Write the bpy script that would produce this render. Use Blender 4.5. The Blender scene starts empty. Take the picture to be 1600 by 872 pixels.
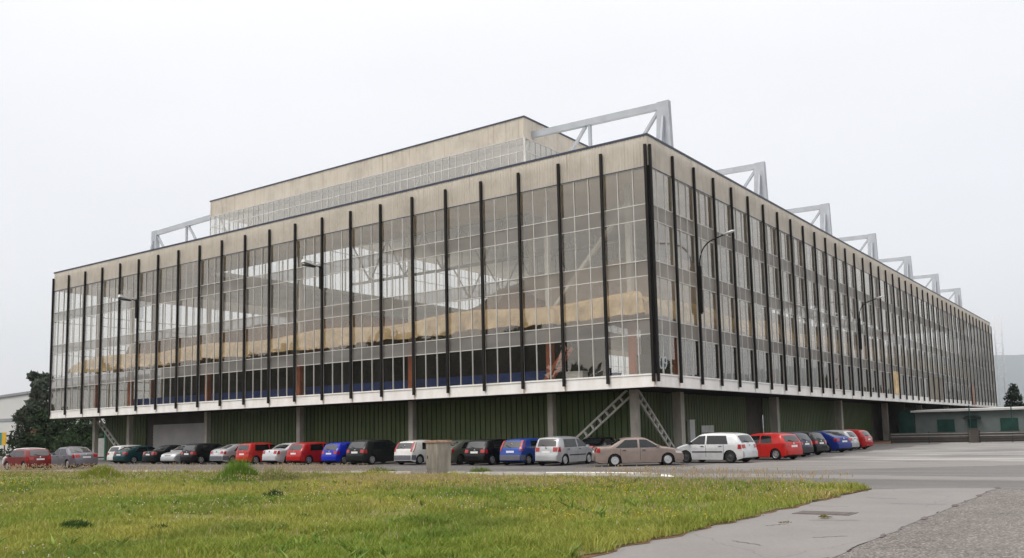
import bpy, bmesh, math, random
import numpy as np
from mathutils import Vector, Matrix
R = math.radians
random.seed(7)
rng = np.random.default_rng(7)
SC = bpy.context.scene
COL = SC.collection

# ------------------------------------------------------------------ camera
cam = bpy.data.cameras.new("camera")
cam.sensor_width = 36.0
cam.lens = 1401.228 / 1600 * 36.0
cam.shift_x = -14.07 / 1600
cam.shift_y = 92.67 / 1600
cam.clip_start = 0.1
cam.clip_end = 30000
cam_ob = bpy.data.objects.new("camera", cam)
COL.objects.link(cam_ob)
CR = Vector((0.814091, 0.580306, -0.022365))
CU = Vector((0.078829, -0.072267, 0.994265))
CF = Vector((-0.575362, 0.811185, 0.104577))
CP = Vector((22.827, -45.091, 1.8))
m = Matrix.Identity(4)
for i in range(3):
    m[i][0], m[i][1], m[i][2], m[i][3] = CR[i], CU[i], -CF[i], CP[i]
cam_ob.matrix_world = m
SC.camera = cam_ob

# ------------------------------------------------------------------ sky, sun, exposure
SC.view_settings.view_transform = 'Standard'
SC.view_settings.look = 'None'
SC.view_settings.exposure = 0.0
SC.view_settings.gamma = 1.0
SC.view_settings.use_curve_mapping = False
SUN_EL, SUN_AZ = 50, 205          # azimuth clockwise from +Y
world = bpy.data.worlds.new("World")
SC.world = world
world.use_nodes = True
nt = world.node_tree
nt.nodes.clear()
def N(t, kind, **kw):
    n = t.nodes.new(kind)
    for k, v in kw.items():
        if k in n.bl_rna.properties and k not in n.inputs: setattr(n, k, v)
        else: n.inputs[k].default_value = v
    return n
def MATH(t, op, a, b=None, c=None):
    n = t.nodes.new('ShaderNodeMath'); n.operation = op
    for i, v in enumerate((a, b, c)):
        if v is None: continue
        if isinstance(v, (int, float)): n.inputs[i].default_value = v
        else: t.links.new(v, n.inputs[i])
    return n.outputs[0]
sky = nt.nodes.new('ShaderNodeTexSky')
sky.sky_type = 'NISHITA'
sky.sun_disc = False
sky.sun_elevation = R(SUN_EL)
sky.sun_rotation = R(SUN_AZ)
sky.dust_density = 4.0
bg1 = nt.nodes.new('ShaderNodeBackground'); bg1.inputs['Strength'].default_value = 0.05
nt.links.new(sky.outputs[0], bg1.inputs['Color'])
tc = nt.nodes.new('ShaderNodeTexCoord')
sep = nt.nodes.new('ShaderNodeSeparateXYZ'); nt.links.new(tc.outputs['Generated'], sep.inputs[0])
z = MATH(nt, 'MAXIMUM', sep.outputs[2], 0.0)
z3 = MATH(nt, 'POWER', z, 4.0)
lum = MATH(nt, 'MULTIPLY_ADD', z, 0.40, 0.765)
lum = MATH(nt, 'MULTIPLY_ADD', z3, 1.6, lum)
mp = N(nt, 'ShaderNodeMapping'); mp.inputs['Scale'].default_value = (1.2, 1.2, 4.0)
nt.links.new(tc.outputs['Generated'], mp.inputs[0])
cn = N(nt, 'ShaderNodeTexNoise'); cn.inputs['Scale'].default_value = 2.2; cn.inputs['Detail'].default_value = 5
nt.links.new(mp.outputs[0], cn.inputs['Vector'])
cl = MATH(nt, 'MULTIPLY_ADD', cn.outputs[0], 0.14, 0.93)
lum = MATH(nt, 'MULTIPLY', lum, cl)
bg2 = nt.nodes.new('ShaderNodeBackground'); bg2.inputs['Color'].default_value = (1.0, 0.975, 0.955, 1)
nt.links.new(lum, bg2.inputs['Strength'])
addn = nt.nodes.new('ShaderNodeAddShader')
nt.links.new(bg1.outputs[0], addn.inputs[0]); nt.links.new(bg2.outputs[0], addn.inputs[1])
wo = nt.nodes.new('ShaderNodeOutputWorld'); nt.links.new(addn.outputs[0], wo.inputs['Surface'])

sun = bpy.data.lights.new("sun", 'SUN')
sun.energy = 1.2
sun.angle = R(18)
sun.color = (1.0, 0.96, 0.9)
sun_ob = bpy.data.objects.new("sun", sun)
COL.objects.link(sun_ob)
sd = Vector((math.sin(R(SUN_AZ)) * math.cos(R(SUN_EL)), math.cos(R(SUN_AZ)) * math.cos(R(SUN_EL)), math.sin(R(SUN_EL))))
sun_ob.rotation_euler = sd.to_track_quat('Z', 'Y').to_euler()
SC.cycles.max_bounces = 10
SC.cycles.diffuse_bounces = 4
SC.cycles.glossy_bounces = 4
SC.cycles.transmission_bounces = 4
SC.cycles.transparent_max_bounces = 16
SC.cycles.caustics_reflective = False
SC.cycles.caustics_refractive = False
SC.cycles.sample_clamp_indirect = 4.0
SC.cycles.use_denoising = True
try: SC.cycles.denoiser = 'OPENIMAGEDENOISE'
except Exception: pass

# ------------------------------------------------------------------ materials
def newmat(name):
    mt = bpy.data.materials.new(name); mt.use_nodes = True
    t = mt.node_tree
    p = t.nodes['Principled BSDF']
    return mt, t, p
def col4(c): return (c[0], c[1], c[2], 1.0)
def pos(t): return t.nodes.new('ShaderNodeNewGeometry').outputs['Position']
def scaled(t, vec, s):
    n = t.nodes.new('ShaderNodeVectorMath'); n.operation = 'MULTIPLY'
    t.links.new(vec, n.inputs[0]); n.inputs[1].default_value = s
    return n.outputs[0]
def noise(t, vec, scale, detail=4, rough=0.55):
    n = t.nodes.new('ShaderNodeTexNoise')
    n.inputs['Scale'].default_value = scale; n.inputs['Detail'].default_value = detail; n.inputs['Roughness'].default_value = rough
    if vec is not None: t.links.new(vec, n.inputs['Vector'])
    return n.outputs[0]
def ramp(t, fac, stops):
    n = t.nodes.new('ShaderNodeValToRGB')
    cr = n.color_ramp
    while len(cr.elements) < len(stops): cr.elements.new(0.5)
    for e, (p_, c) in zip(cr.elements, stops):
        e.position = p_; e.color = col4(c) if len(c) == 3 else c
    t.links.new(fac, n.inputs[0])
    return n.outputs[0]
def mix(t, fac, a, b, mode='MIX'):
    n = t.nodes.new('ShaderNodeMix'); n.data_type = 'RGBA'; n.blend_type = mode
    for sock, v in ((n.inputs[0], fac), (n.inputs[6], a), (n.inputs[7], b)):
        if isinstance(v, (int, float)): sock.default_value = v
        elif isinstance(v, tuple): sock.default_value = col4(v)
        else: t.links.new(v, sock)
    return n.outputs[2]
def bump(t, p, h, strength=0.3, dist=0.05):
    n = t.nodes.new('ShaderNodeBump'); n.inputs['Strength'].default_value = strength; n.inputs['Distance'].default_value = dist
    t.links.new(h, n.inputs['Height']); t.links.new(n.outputs[0], p.inputs['Normal'])
def plain(name, c, rough=0.6, metal=0.0, var=0.15, scale=1.5, stretch=(1, 1, 1), coat=0.0, bmp=0.0):
    mt, t, p = newmat(name)
    v = scaled(t, pos(t), stretch)
    f = noise(t, v, scale, 5)
    a = tuple(x * (1 - var) for x in c); b = tuple(min(1, x * (1 + var)) for x in c)
    t.links.new(ramp(t, f, [(0.3, a), (0.7, b)]), p.inputs['Base Color'])
    p.inputs['Roughness'].default_value = rough; p.inputs['Metallic'].default_value = metal
    if rough > .5: p.inputs['Specular IOR Level'].default_value = 0.22
    p.inputs['Coat Weight'].default_value = coat; p.inputs['Coat Roughness'].default_value = 0.05
    if bmp: bump(t, p, noise(t, v, scale * 8, 4), bmp, 0.02)
    return mt

M = {}
M['fin'] = plain('dark_fin_paint', (0.010, 0.009, 0.0085), 0.65, 0.0, 0.5, 1.2, (1, 1, 0.4))
M['frame'] = plain('white_frame_paint', (0.54, 0.53, 0.505), 0.5, 0, 0.12, 1.0)
M['concrete'] = plain('column_concrete', (0.42, 0.39, 0.34), 0.85, 0, 0.25, 1.4, (1, 1, 0.5), 0, 0.2)
M['soffit'] = plain('shaded_soffit_concrete', (0.022, 0.021, 0.020), 0.9, 0, 0.3, 0.5)  # near black: the deep shadow under the hall is put into the colour
M['floor'] = plain('hall_floor', (0.40, 0.38, 0.35), 0.6, 0, 0.2, 0.3)
M['ceiling'] = plain('hall_ceiling', (0.86, 0.84, 0.78), 0.9, 0, 0.1, 0.3)
M['ringceil'] = plain('ring_ceiling', (0.84, 0.82, 0.77), 0.9, 0, 0.15, 0.3)
M['truss'] = plain('truss_paint', (0.35, 0.375, 0.41), 0.5, 0.0, 0.12, 0.8)
M['trim'] = plain('roof_edge_metal', (0.035, 0.045, 0.075), 0.5, 0.3, 0.2, 1)
M['roof'] = plain('roof_felt', (0.35, 0.35, 0.35), 0.9, 0, 0.2, 0.5)
M['orange'] = plain('red_oxide_steel', (0.42, 0.13, 0.06), 0.6, 0, 0.2, 1.5)
M['palesteel'] = plain('pale_steel', (0.55, 0.53, 0.48), 0.6, 0, 0.1, 1.5)
M['blue'] = plain('blue_partition', (0.022, 0.05, 0.19), 0.6, 0, 0.2, 0.6)
M['lightstop'] = plain('light_stop_wall', (0.03, 0.027, 0.024), 0.8, 0, 0.3, 0.4)
M['door'] = plain('roller_door_paint', (0.42, 0.40, 0.40), 0.6, 0, 0.1, 0.8)
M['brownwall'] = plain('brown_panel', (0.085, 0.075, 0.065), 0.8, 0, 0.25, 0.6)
M['whitebox'] = plain('white_board', (0.6, 0.6, 0.57), 0.6, 0, 0.1, 2)
M['black'] = plain('black_rubber', (0.012, 0.012, 0.012), 0.7, 0, 0.2, 4)
M['plastic'] = plain('dark_bumper_plastic', (0.035, 0.036, 0.04), 0.55, 0, 0.15, 4)
M['greyplastic'] = plain('grey_bumper_plastic', (0.10, 0.10, 0.12), 0.5, 0, 0.15, 4)
M['rim'] = plain('alloy_rim', (0.50, 0.50, 0.51), 0.3, 0.7, 0.1, 4)
M['steelrim'] = plain('black_steel_rim', (0.03, 0.03, 0.032), 0.5, 0.2, 0.1, 4)
M['plate'] = plain('number_plate', (0.75, 0.75, 0.73), 0.5, 0, 0.05, 6)
M['red_lens'] = plain('red_lens', (0.34, 0.012, 0.012), 0.15, 0, 0.2, 6, coat=0.5)
M['clear_lens'] = plain('clear_lens', (0.62, 0.63, 0.64), 0.12, 0.2, 0.1, 6, coat=0.6)
M['chrome'] = plain('chrome', (0.7, 0.7, 0.7), 0.15, 1, 0.05, 4)
M['bark'] = plain('bark', (0.09, 0.065, 0.045), 0.9, 0, 0.35, 6, (1, 1, 0.3))
M['cabinet'] = plain('weathered_concrete_box', (0.22, 0.20, 0.165), 0.85, 0, 0.45, 3, (1, 1, 0.25), 0, 0.2)
M['cabtop'] = plain('rusty_cabinet_lid', (0.36, 0.23, 0.17), 0.8, 0, 0.35, 5)
M['kerb'] = plain('kerb_stone', (0.52, 0.50, 0.44), 0.85, 0, 0.25, 1.6, (1, 1, 1), 0, 0.2)
M['lamp'] = plain('lamp_head', (0.62, 0.64, 0.64), 0.4, 0.2, 0.1, 3)
M['annex'] = plain('annex_render', (0.125, 0.15, 0.145), 0.85, 0, 0.12, 0.7)
M['annexgreen'] = plain('annex_green_paint', (0.012, 0.045, 0.036), 0.6, 0, 0.3, 1.2)
M['annexroof'] = plain('annex_roof_metal', (0.50, 0.50, 0.48), 0.5, 0.1, 0.12, 0.8)
M['fencewire'] = plain('fence_paint', (0.05, 0.05, 0.05), 0.6, 0.2, 0.2, 2)
M['railmetal'] = plain('fence_rail', (0.30, 0.30, 0.29), 0.5, 0.3, 0.2, 2)
M['ware'] = plain('warehouse_cladding', (0.56, 0.56, 0.55), 0.7, 0, 0.06, 0.1)
M['wareband'] = plain('warehouse_band', (0.26, 0.27, 0.29), 0.7, 0, 0.1, 0.2)
M['yellow'] = plain('yellow_panel', (0.72, 0.42, 0.05), 0.6, 0, 0.1, 2)
M['teal'] = plain('teal_panel', (0.03, 0.28, 0.24), 0.6, 0, 0.1, 2)
M['brick'] = plain('red_brick', (0.26, 0.10, 0.06), 0.85, 0, 0.3, 6)
M['hill'] = plain('hill_forest', (0.05, 0.07, 0.06), 0.95, 0, 0.25, 0.004)
M['strip'] = plain('pale_concrete_strip', (0.72, 0.70, 0.65), 0.85, 0, 0.18, 1.2, (0.5, 2, 1))
M['mast'] = plain('mast_paint', (0.80, 0.81, 0.83), 0.5, 0, 0.05, 1)
M['chalk'] = plain('white_lettering', (0.38, 0.42, 0.44), 0.6, 0, 0.15, 4)
M['patch'] = plain('asphalt_patch', (0.115, 0.10, 0.095), 0.9, 0, 0.3, 4)

def glassmat(name, tint, r0, rough=0.0, wav=0.0, dirt=0.0):
    mt = bpy.data.materials.new(name); mt.use_nodes = True
    t = mt.node_tree; t.nodes.clear()
    out = t.nodes.new('ShaderNodeOutputMaterial')
    tr = t.nodes.new('ShaderNodeBsdfTransparent'); tr.inputs[0].default_value = col4(tint)
    gl = t.nodes.new('ShaderNodeBsdfGlossy'); gl.inputs['Roughness'].default_value = rough
    gl.inputs['Color'].default_value = (1.0, 0.965, 0.91, 1)
    if wav:
        b = t.nodes.new('ShaderNodeBump'); b.inputs['Strength'].default_value = wav; b.inputs['Distance'].default_value = 0.02
        t.links.new(noise(t, pos(t), 0.9, 2), b.inputs['Height'])
        t.links.new(b.outputs[0], gl.inputs['Normal'])
    lw = t.nodes.new('ShaderNodeLayerWeight'); lw.inputs[0].default_value = 0.5
    f = MATH(t, 'POWER', lw.outputs['Facing'], 3.2)
    f = MATH(t, 'MULTIPLY_ADD', f, 1 - r0, r0)
    mx = t.nodes.new('ShaderNodeMixShader')
    if dirt:                              # thin film of dust on old panes
        df = t.nodes.new('ShaderNodeBsdfDiffuse'); df.inputs[0].default_value = (0.66, 0.62, 0.56, 1)
        md = t.nodes.new('ShaderNodeMixShader')
        t.links.new(MATH(t, 'MULTIPLY', noise(t, scaled(t, pos(t), (0.5, 0.5, 0.35)), 1.0, 4), dirt * 2), md.inputs[0])
        t.links.new(tr.outputs[0], md.inputs[1]); t.links.new(df.outputs[0], md.inputs[2]); tr = md
    t.links.new(f, mx.inputs[0]); t.links.new(tr.outputs[0], mx.inputs[1]); t.links.new(gl.outputs[0], mx.inputs[2])
    t.links.new(mx.outputs[0], out.inputs[0])
    return mt
M['glass'] = glassmat('facade_glass', (0.92, 0.91, 0.885), 0.14, dirt=0.022)
M['clearglass'] = glassmat('clerestory_glass', (0.82, 0.82, 0.80), 0.28)
M['rearglass'] = glassmat('far_glass', (0.86, 0.87, 0.86), 0.08)
def spandrelmat():
    mt = bpy.data.materials.new('ribbed_spandrel_glass'); mt.use_nodes = True
    t = mt.node_tree; p = t.nodes['Principled BSDF']
    f = noise(t, scaled(t, pos(t), (0.33, 0.33, 1.1)), 1.0, 1)
    t.links.new(ramp(t, f, [(0.35, (0.36, 0.345, 0.325)), (0.65, (0.50, 0.48, 0.455))]), p.inputs['Base Color'])
    p.inputs['Roughness'].default_value = 0.28
    p.inputs['Specular IOR Level'].default_value = 1.0
    tr = t.nodes.new('ShaderNodeBsdfTransparent'); tr.inputs[0].default_value = (0.75, 0.74, 0.72, 1)
    tl = t.nodes.new('ShaderNodeBsdfTranslucent'); tl.inputs[0].default_value = (0.6, 0.58, 0.55, 1)
    m0 = t.nodes.new('ShaderNodeMixShader'); m0.inputs[0].default_value = 0.35
    t.links.new(p.outputs[0], m0.inputs[1]); t.links.new(tl.outputs[0], m0.inputs[2])
    mx = t.nodes.new('ShaderNodeMixShader'); mx.inputs[0].default_value = 0.55
    t.links.new(tr.outputs[0], mx.inputs[1]); t.links.new(m0.outputs[0], mx.inputs[2])
    t.links.new(mx.outputs[0], t.nodes['Material Output'].inputs[0])
    return mt
M['spandrel'] = spandrelmat()

def fasciamat():
    mt, t, p = newmat('stained_corrugated_fascia')
    P_ = pos(t)
    sx = t.nodes.new('ShaderNodeSeparateXYZ'); t.links.new(P_, sx.inputs[0])
    along = MATH(t, 'ADD', sx.outputs[0], sx.outputs[1])
    panel = MATH(t, 'FLOOR', MATH(t, 'MULTIPLY', along, 1 / 1.5))
    wn = t.nodes.new('ShaderNodeTexWhiteNoise'); wn.noise_dimensions = '1D'; t.links.new(panel, wn.inputs['W'])
    streak = noise(t, scaled(t, P_, (1.3, 1.3, 0.30)), 1.6, 6, 0.7)
    big = noise(t, scaled(t, P_, (0.12, 0.12, 0.4)), 1.0, 3)
    c = ramp(t, streak, [(0.24, (0.53, 0.47, 0.395)), (0.45, (0.665, 0.62, 0.55)), (0.80, (0.725, 0.69, 0.63))])
    c = mix(t, MATH(t, 'MULTIPLY', wn.outputs[0], 0.22), c, (0.58, 0.525, 0.45))
    c = mix(t, MATH(t, 'MULTIPLY', big, 0.35), c, (0.62, 0.55, 0.45))
    blot = noise(t, scaled(t, P_, (0.45, 0.45, 0.5)), 1.0, 6, 0.7)
    c = mix(t, ramp(t, blot, [(0.45, (0, 0, 0)), (0.75, (0.55, 0.55, 0.55))]), c, (0.36, 0.335, 0.30))
    drip = noise(t, scaled(t, P_, (4.5, 4.5, 0.12)), 1.0, 3, 0.6)
    c = mix(t, ramp(t, drip, [(0.58, (0, 0, 0)), (0.72, (0.5, 0.5, 0.5))]), c, (0.30, 0.22, 0.15))
    seam = MATH(t, 'LESS_THAN', MATH(t, 'FRACT', MATH(t, 'MULTIPLY', along, 1 / 1.5)), 0.02)
    c = mix(t, MATH(t, 'MULTIPLY', seam, 0.30), c, (0.27, 0.22, 0.17))
    t.links.new(c, p.inputs['Base Color'])
    p.inputs['Roughness'].default_value = 0.75
    tl = t.nodes.new('ShaderNodeBsdfTranslucent'); t.links.new(c, tl.inputs[0])     # glass fibre sheet lets light through
    mx = t.nodes.new('ShaderNodeMixShader'); mx.inputs[0].default_value = 0.3
    t.links.new(p.outputs[0], mx.inputs[1]); t.links.new(tl.outputs[0], mx.inputs[2])
    t.links.new(mx.outputs[0], t.nodes['Material Output'].inputs[0])
    return mt
M['fascia'] = fasciamat()

def beammat():
    mt, t, p = newmat('white_beam_paint')
    P_ = pos(t)
    sx = t.nodes.new('ShaderNodeSeparateXYZ'); t.links.new(P_, sx.inputs[0])
    along = MATH(t, 'ADD', sx.outputs[0], sx.outputs[1])
    fr = MATH(t, 'FRACT', MATH(t, 'ADD', MATH(t, 'MULTIPLY', along, 1 / 3.0), 0.5))
    d = MATH(t, 'MULTIPLY', MATH(t, 'ABSOLUTE', MATH(t, 'SUBTRACT', fr, 0.5)), 3.0)
    near = MATH(t, 'SUBTRACT', 1.0, MATH(t, 'MULTIPLY', d, 5.0))
    near = MATH(t, 'MAXIMUM', near, 0.0)
    nz = noise(t, scaled(t, P_, (5, 5, 1.2)), 1.5, 5, 0.7)
    rust = MATH(t, 'MULTIPLY', near, MATH(t, 'GREATER_THAN', MATH(t, 'ADD', nz, MATH(t, 'MULTIPLY', near, 0.12)), 0.60))
    dirt = noise(t, scaled(t, P_, (0.8, 0.8, 0.35)), 1.3, 5, 0.6)
    c = ramp(t, dirt, [(0.3, (0.72, 0.69, 0.64)), (0.6, (0.85, 0.835, 0.81))])
    c = mix(t, MATH(t, 'MULTIPLY', rust, 0.9), c, (0.35, 0.20, 0.10))
    t.links.new(c, p.inputs['Base Color'])
    p.inputs['Roughness'].default_value = 0.6
    return mt
M['beam'] = beammat()

def greenmat():
    mt, t, p = newmat('green_sheet_wall')
    P_ = pos(t)
    sx = t.nodes.new('ShaderNodeSeparateXYZ'); t.links.new(P_, sx.inputs[0])
    along = MATH(t, 'ADD', sx.outputs[0], sx.outputs[1])
    wn = t.nodes.new('ShaderNodeTexWhiteNoise'); wn.noise_dimensions = '1D'
    t.links.new(MATH(t, 'FLOOR', MATH(t, 'MULTIPLY', along, 1 / 1.35)), wn.inputs['W'])
    f = noise(t, scaled(t, P_, (1.4, 1.4, 0.35)), 1.2, 5)
    c = ramp(t, f, [(0.3, (0.045, 0.074, 0.020)), (0.7, (0.078, 0.114, 0.032))])
    c = mix(t, MATH(t, 'MULTIPLY', wn.outputs[0], 0.45), c, (0.115, 0.13, 0.055))
    t.links.new(c, p.inputs['Base Color'])
    p.inputs['Roughness'].default_value = 0.55
    return mt
M['green'] = greenmat()

def fabricmat(name='tan_tarpaulin', c1=(0.47, 0.325, 0.16), c2=(0.74, 0.57, 0.34)):
    mt, t, p = newmat(name)
    f = noise(t, scaled(t, pos(t), (0.5, 0.5, 0.9)), 1.3, 5)
    t.links.new(ramp(t, f, [(0.3, c1), (0.7, c2)]), p.inputs['Base Color'])
    p.inputs['Roughness'].default_value = 0.75; p.inputs['Specular IOR Level'].default_value = 0.25
    bump(t, p, noise(t, scaled(t, pos(t), (1.1, 1.1, 0.5)), 1.0, 2, 0.5), 0.8, 0.8)
    return mt
M['fabric'] = fabricmat()
M['canvas'] = fabricmat('brown_canvas', (0.15, 0.085, 0.04), (0.25, 0.155, 0.08))
M['beigecanvas'] = fabricmat('beige_canvas', (0.36, 0.28, 0.20), (0.48, 0.39, 0.29))

def carpaint(name, c, metal=0.0, rough=0.35):
    mt, t, p = newmat(name)
    f = noise(t, pos(t), 2.5, 4)
    a = tuple(x * 0.9 for x in c); b = tuple(min(1, x * 1.08) for x in c)
    t.links.new(ramp(t, f, [(0.3, a), (0.7, b)]), p.inputs['Base Color'])
    p.inputs['Metallic'].default_value = metal; p.inputs['Roughness'].default_value = rough
    p.inputs['Specular IOR Level'].default_value = 0.15
    p.inputs['Coat Weight'].default_value = 0.55 if max(c) > .03 else 0.28; p.inputs['Coat Roughness'].default_value = 0.03
    return mt
def cg(name, sp):
    mt, t, p = newmat(name)
    t.links.new(ramp(t, noise(t, pos(t), 1.8, 3), [(0.3, (0.006, 0.007, 0.0075)), (0.7, (0.016, 0.018, 0.019))]), p.inputs['Base Color'])
    p.inputs['Roughness'].default_value = 0.03; p.inputs['Specular IOR Level'].default_value = sp
    return mt
M['carglass'] = cg('car_side_glass', 0.55)
M['rearscreen'] = cg('car_rear_glass', 1.0)

def attrmat(name, rough=0.7, trans=0.25):
    mt, t, p = newmat(name)
    a = t.nodes.new('ShaderNodeAttribute'); a.attribute_name = 'tone'
    t.links.new(a.outputs['Color'], p.inputs['Base Color'])
    p.inputs['Roughness'].default_value = rough
    p.inputs['Specular IOR Level'].default_value = 0.25
    if trans:
        tl = t.nodes.new('ShaderNodeBsdfTranslucent'); t.links.new(a.outputs['Color'], tl.inputs[0])
        mx = t.nodes.new('ShaderNodeMixShader'); mx.inputs[0].default_value = trans
        t.links.new(p.outputs[0], mx.inputs[1]); t.links.new(tl.outputs[0], mx.inputs[2])
        t.links.new(mx.outputs[0], t.nodes['Material Output'].inputs[0])
    return mt
M['leaf'] = attrmat('leaves')

def asphaltmat():
    mt, t, p = newmat('patched_asphalt')
    P_ = pos(t)
    w = noise(t, scaled(t, P_, (0.16, 0.16, 1)), 1.0, 4, 0.6)
    w2 = noise(t, scaled(t, P_, (0.9, 0.9, 1)), 1.0, 4, 0.65)
    sx = t.nodes.new('ShaderNodeSeparateXYZ'); t.links.new(P_, sx.inputs[0])
    X_, Y_ = sx.outputs[0], sx.outputs[1]
    warp = MATH(t, 'ADD', MATH(t, 'MULTIPLY', MATH(t, 'SUBTRACT', w, 0.5), 3.2), MATH(t, 'MULTIPLY', MATH(t, 'SUBTRACT', w2, 0.5), 0.9))
    yy = MATH(t, 'ADD', Y_, warp)
    patchy = noise(t, P_, 0.22, 5, 0.65)
    grain = noise(t, P_, 9.0, 5, 0.7)
    streak = noise(t, scaled(t, P_, (0.10, 0.75, 1)), 1.0, 5, 0.6)
    D1, D2, L1, L2 = (0.048, 0.044, 0.042), (0.095, 0.088, 0.082), (0.205, 0.19, 0.17), (0.235, 0.22, 0.20)
    f = MATH(t, 'MULTIPLY_ADD', yy, 1/40.0, 0.5)       # y -20..20 -> 0..1
    st = [(-17.9, D2), (-13.9, D1), (-13.3, L1), (-11.5, L2), (-11.0, D2), (-8.4, D2), (-7.8, L1), (0.6, L2), (1.5, D1), (9.0, D2)]
    c = ramp(t, f, [(y_/40+0.5, col) for y_, col in st])
    # darker tarmac wedge widening away from the lawn
    wedge = MATH(t, 'LESS_THAN', yy, MATH(t, 'MINIMUM', MATH(t, 'MULTIPLY_ADD', X_, 0.85, -17.2), -1.6))
    wedge = MATH(t, 'MULTIPLY', wedge, MATH(t, 'GREATER_THAN', yy, -11.0))
    c = mix(t, wedge, c, D2)
    # dusty pale ground farther out, and the smooth dark parking bays near the hall
    far_ = MATH(t, 'MULTIPLY', MATH(t, 'GREATER_THAN', yy, 1.0), MATH(t, 'GREATER_THAN', MATH(t, 'ADD', X_, MATH(t, 'MULTIPLY', warp, 1.5)), 6.5))
    c = mix(t, far_, c, ramp(t, streak, [(0.36, (0.085, 0.078, 0.073)), (0.47, (0.19, 0.175, 0.16)), (0.56, (0.50, 0.485, 0.455))]))
    leftside = MATH(t, 'LESS_THAN', MATH(t, 'ADD', X_, MATH(t, 'MULTIPLY', warp, 3.0)), 1.0)
    c = mix(t, MATH(t, 'MULTIPLY', leftside, 0.7), c, D2)
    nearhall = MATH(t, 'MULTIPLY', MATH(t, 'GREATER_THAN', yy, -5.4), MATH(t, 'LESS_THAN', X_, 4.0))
    c = mix(t, MATH(t, 'MULTIPLY', nearhall, 0.9), c, D1)  # dark bay asphalt, deepened further to carry the shade under the cars
    c = mix(t, 0.35, c, ramp(t, patchy, [(0.3, (0.06, 0.055, 0.052)), (0.7, (0.20, 0.185, 0.17))]))
    c = mix(t, 0.22, c, ramp(t, grain, [(0.3, (0.04, 0.04, 0.038)), (0.7, (0.21, 0.20, 0.19))]))
    t.links.new(c, p.inputs['Base Color'])
    wet = ramp(t, mix(t, 0.5, patchy, streak), [(0.35, (0.45, 0.45, 0.45)), (0.6, (0.85, 0.85, 0.85))])
    t.links.new(wet, p.inputs['Roughness'])
    bump(t, p, grain, 0.25, 0.02)
    return mt
M['asphalt'] = asphaltmat()

def pathmat():
    mt, t, p = newmat('worn_concrete_path')
    P_ = pos(t)
    a = noise(t, P_, 0.5, 5, 0.6); g = noise(t, P_, 14, 5, 0.7); s = noise(t, scaled(t, P_, (3, 0.8, 1)), 1.2, 5)
    c = ramp(t, a, [(0.3, (0.165, 0.155, 0.145)), (0.7, (0.21, 0.195, 0.185))])
    c = mix(t, 0.22, c, ramp(t, g, [(0.3, (0.10, 0.095, 0.09)), (0.7, (0.27, 0.255, 0.24))]))
    c = mix(t, MATH(t, 'MULTIPLY', MATH(t, 'GREATER_THAN', s, 0.64), 0.30), c, (0.17, 0.16, 0.15))
    v = t.nodes.new('ShaderNodeTexVoronoi'); v.feature = 'DISTANCE_TO_EDGE'; v.inputs['Scale'].default_value = 0.16
    t.links.new(mixvec(t, P_, 0.6), v.inputs['Vector'])
    c = mix(t, MATH(t, 'MULTIPLY', MATH(t, 'LESS_THAN', v.outputs['Distance'], 0.0025), 0.35), c, (0.10, 0.095, 0.09))
    t.links.new(c, p.inputs['Base Color']); p.inputs['Roughness'].default_value = 0.82
    bump(t, p, g, 0.2, 0.01)
    return mt
def mixvec(t, P_, amt):
    n = t.nodes.new('ShaderNodeTexNoise'); n.inputs['Scale'].default_value = 1.3; t.links.new(P_, n.inputs['Vector'])
    m_ = t.nodes.new('ShaderNodeVectorMath'); m_.operation = 'MULTIPLY_ADD'
    t.links.new(n.outputs['Color'], m_.inputs[0]); m_.inputs[1].default_value = (amt,) * 3; t.links.new(P_, m_.inputs[2])
    return m_.outputs[0]
M['path'] = pathmat()
def gravelmat():
    mt, t, p = newmat('gravelly_tarmac')
    P_ = pos(t)
    v = t.nodes.new('ShaderNodeTexVoronoi'); v.inputs['Scale'].default_value = 32; t.links.new(P_, v.inputs['Vector'])
    wn = t.nodes.new('ShaderNodeTexWhiteNoise'); t.links.new(v.outputs['Position'], wn.inputs['Vector'])
    a = noise(t, P_, 0.7, 5, 0.65)
    c = ramp(t, wn.outputs[0], [(0.0, (0.035, 0.03, 0.027)), (0.5, (0.12, 0.105, 0.092)), (0.85, (0.25, 0.225, 0.20)), (1.0, (0.45, 0.42, 0.39))])
    c = mix(t, 0.45, c, ramp(t, a, [(0.35, (0.085, 0.075, 0.066)), (0.65, (0.18, 0.162, 0.148))]))
    t.links.new(c, p.inputs['Base Color']); p.inputs['Roughness'].default_value = 0.9
    bump(t, p, v.outputs['Distance'], 0.6, 0.03)
    return mt
M['gravel'] = gravelmat()
def soilmat():
    mt, t, p = newmat('meadow_soil')
    P_ = pos(t)
    a = noise(t, P_, 0.35, 5, 0.6); g = noise(t, P_, 7, 5, 0.7)
    c = ramp(t, a, [(0.3, (0.10, 0.11, 0.022)), (0.5, (0.14, 0.13, 0.03)), (0.72, (0.17, 0.13, 0.055))])
    c = mix(t, 0.4, c, ramp(t, g, [(0.3, (0.06, 0.055, 0.015)), (0.7, (0.19, 0.18, 0.045))]))
    t.links.new(c, p.inputs['Base Color']); p.inputs['Roughness'].default_value = 0.95
    bump(t, p, g, 0.5, 0.05)
    return mt
M['soil'] = soilmat()
M['dirt'] = plain('bare_red_soil', (0.14, 0.075, 0.042), 0.95, 0, 0.4, 5, (1, 1, 1), 0, 0.5)
M['outskirts'] = plain('outskirts_ground', (0.10, 0.10, 0.07), 0.95, 0, 0.3, 0.05)

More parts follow.
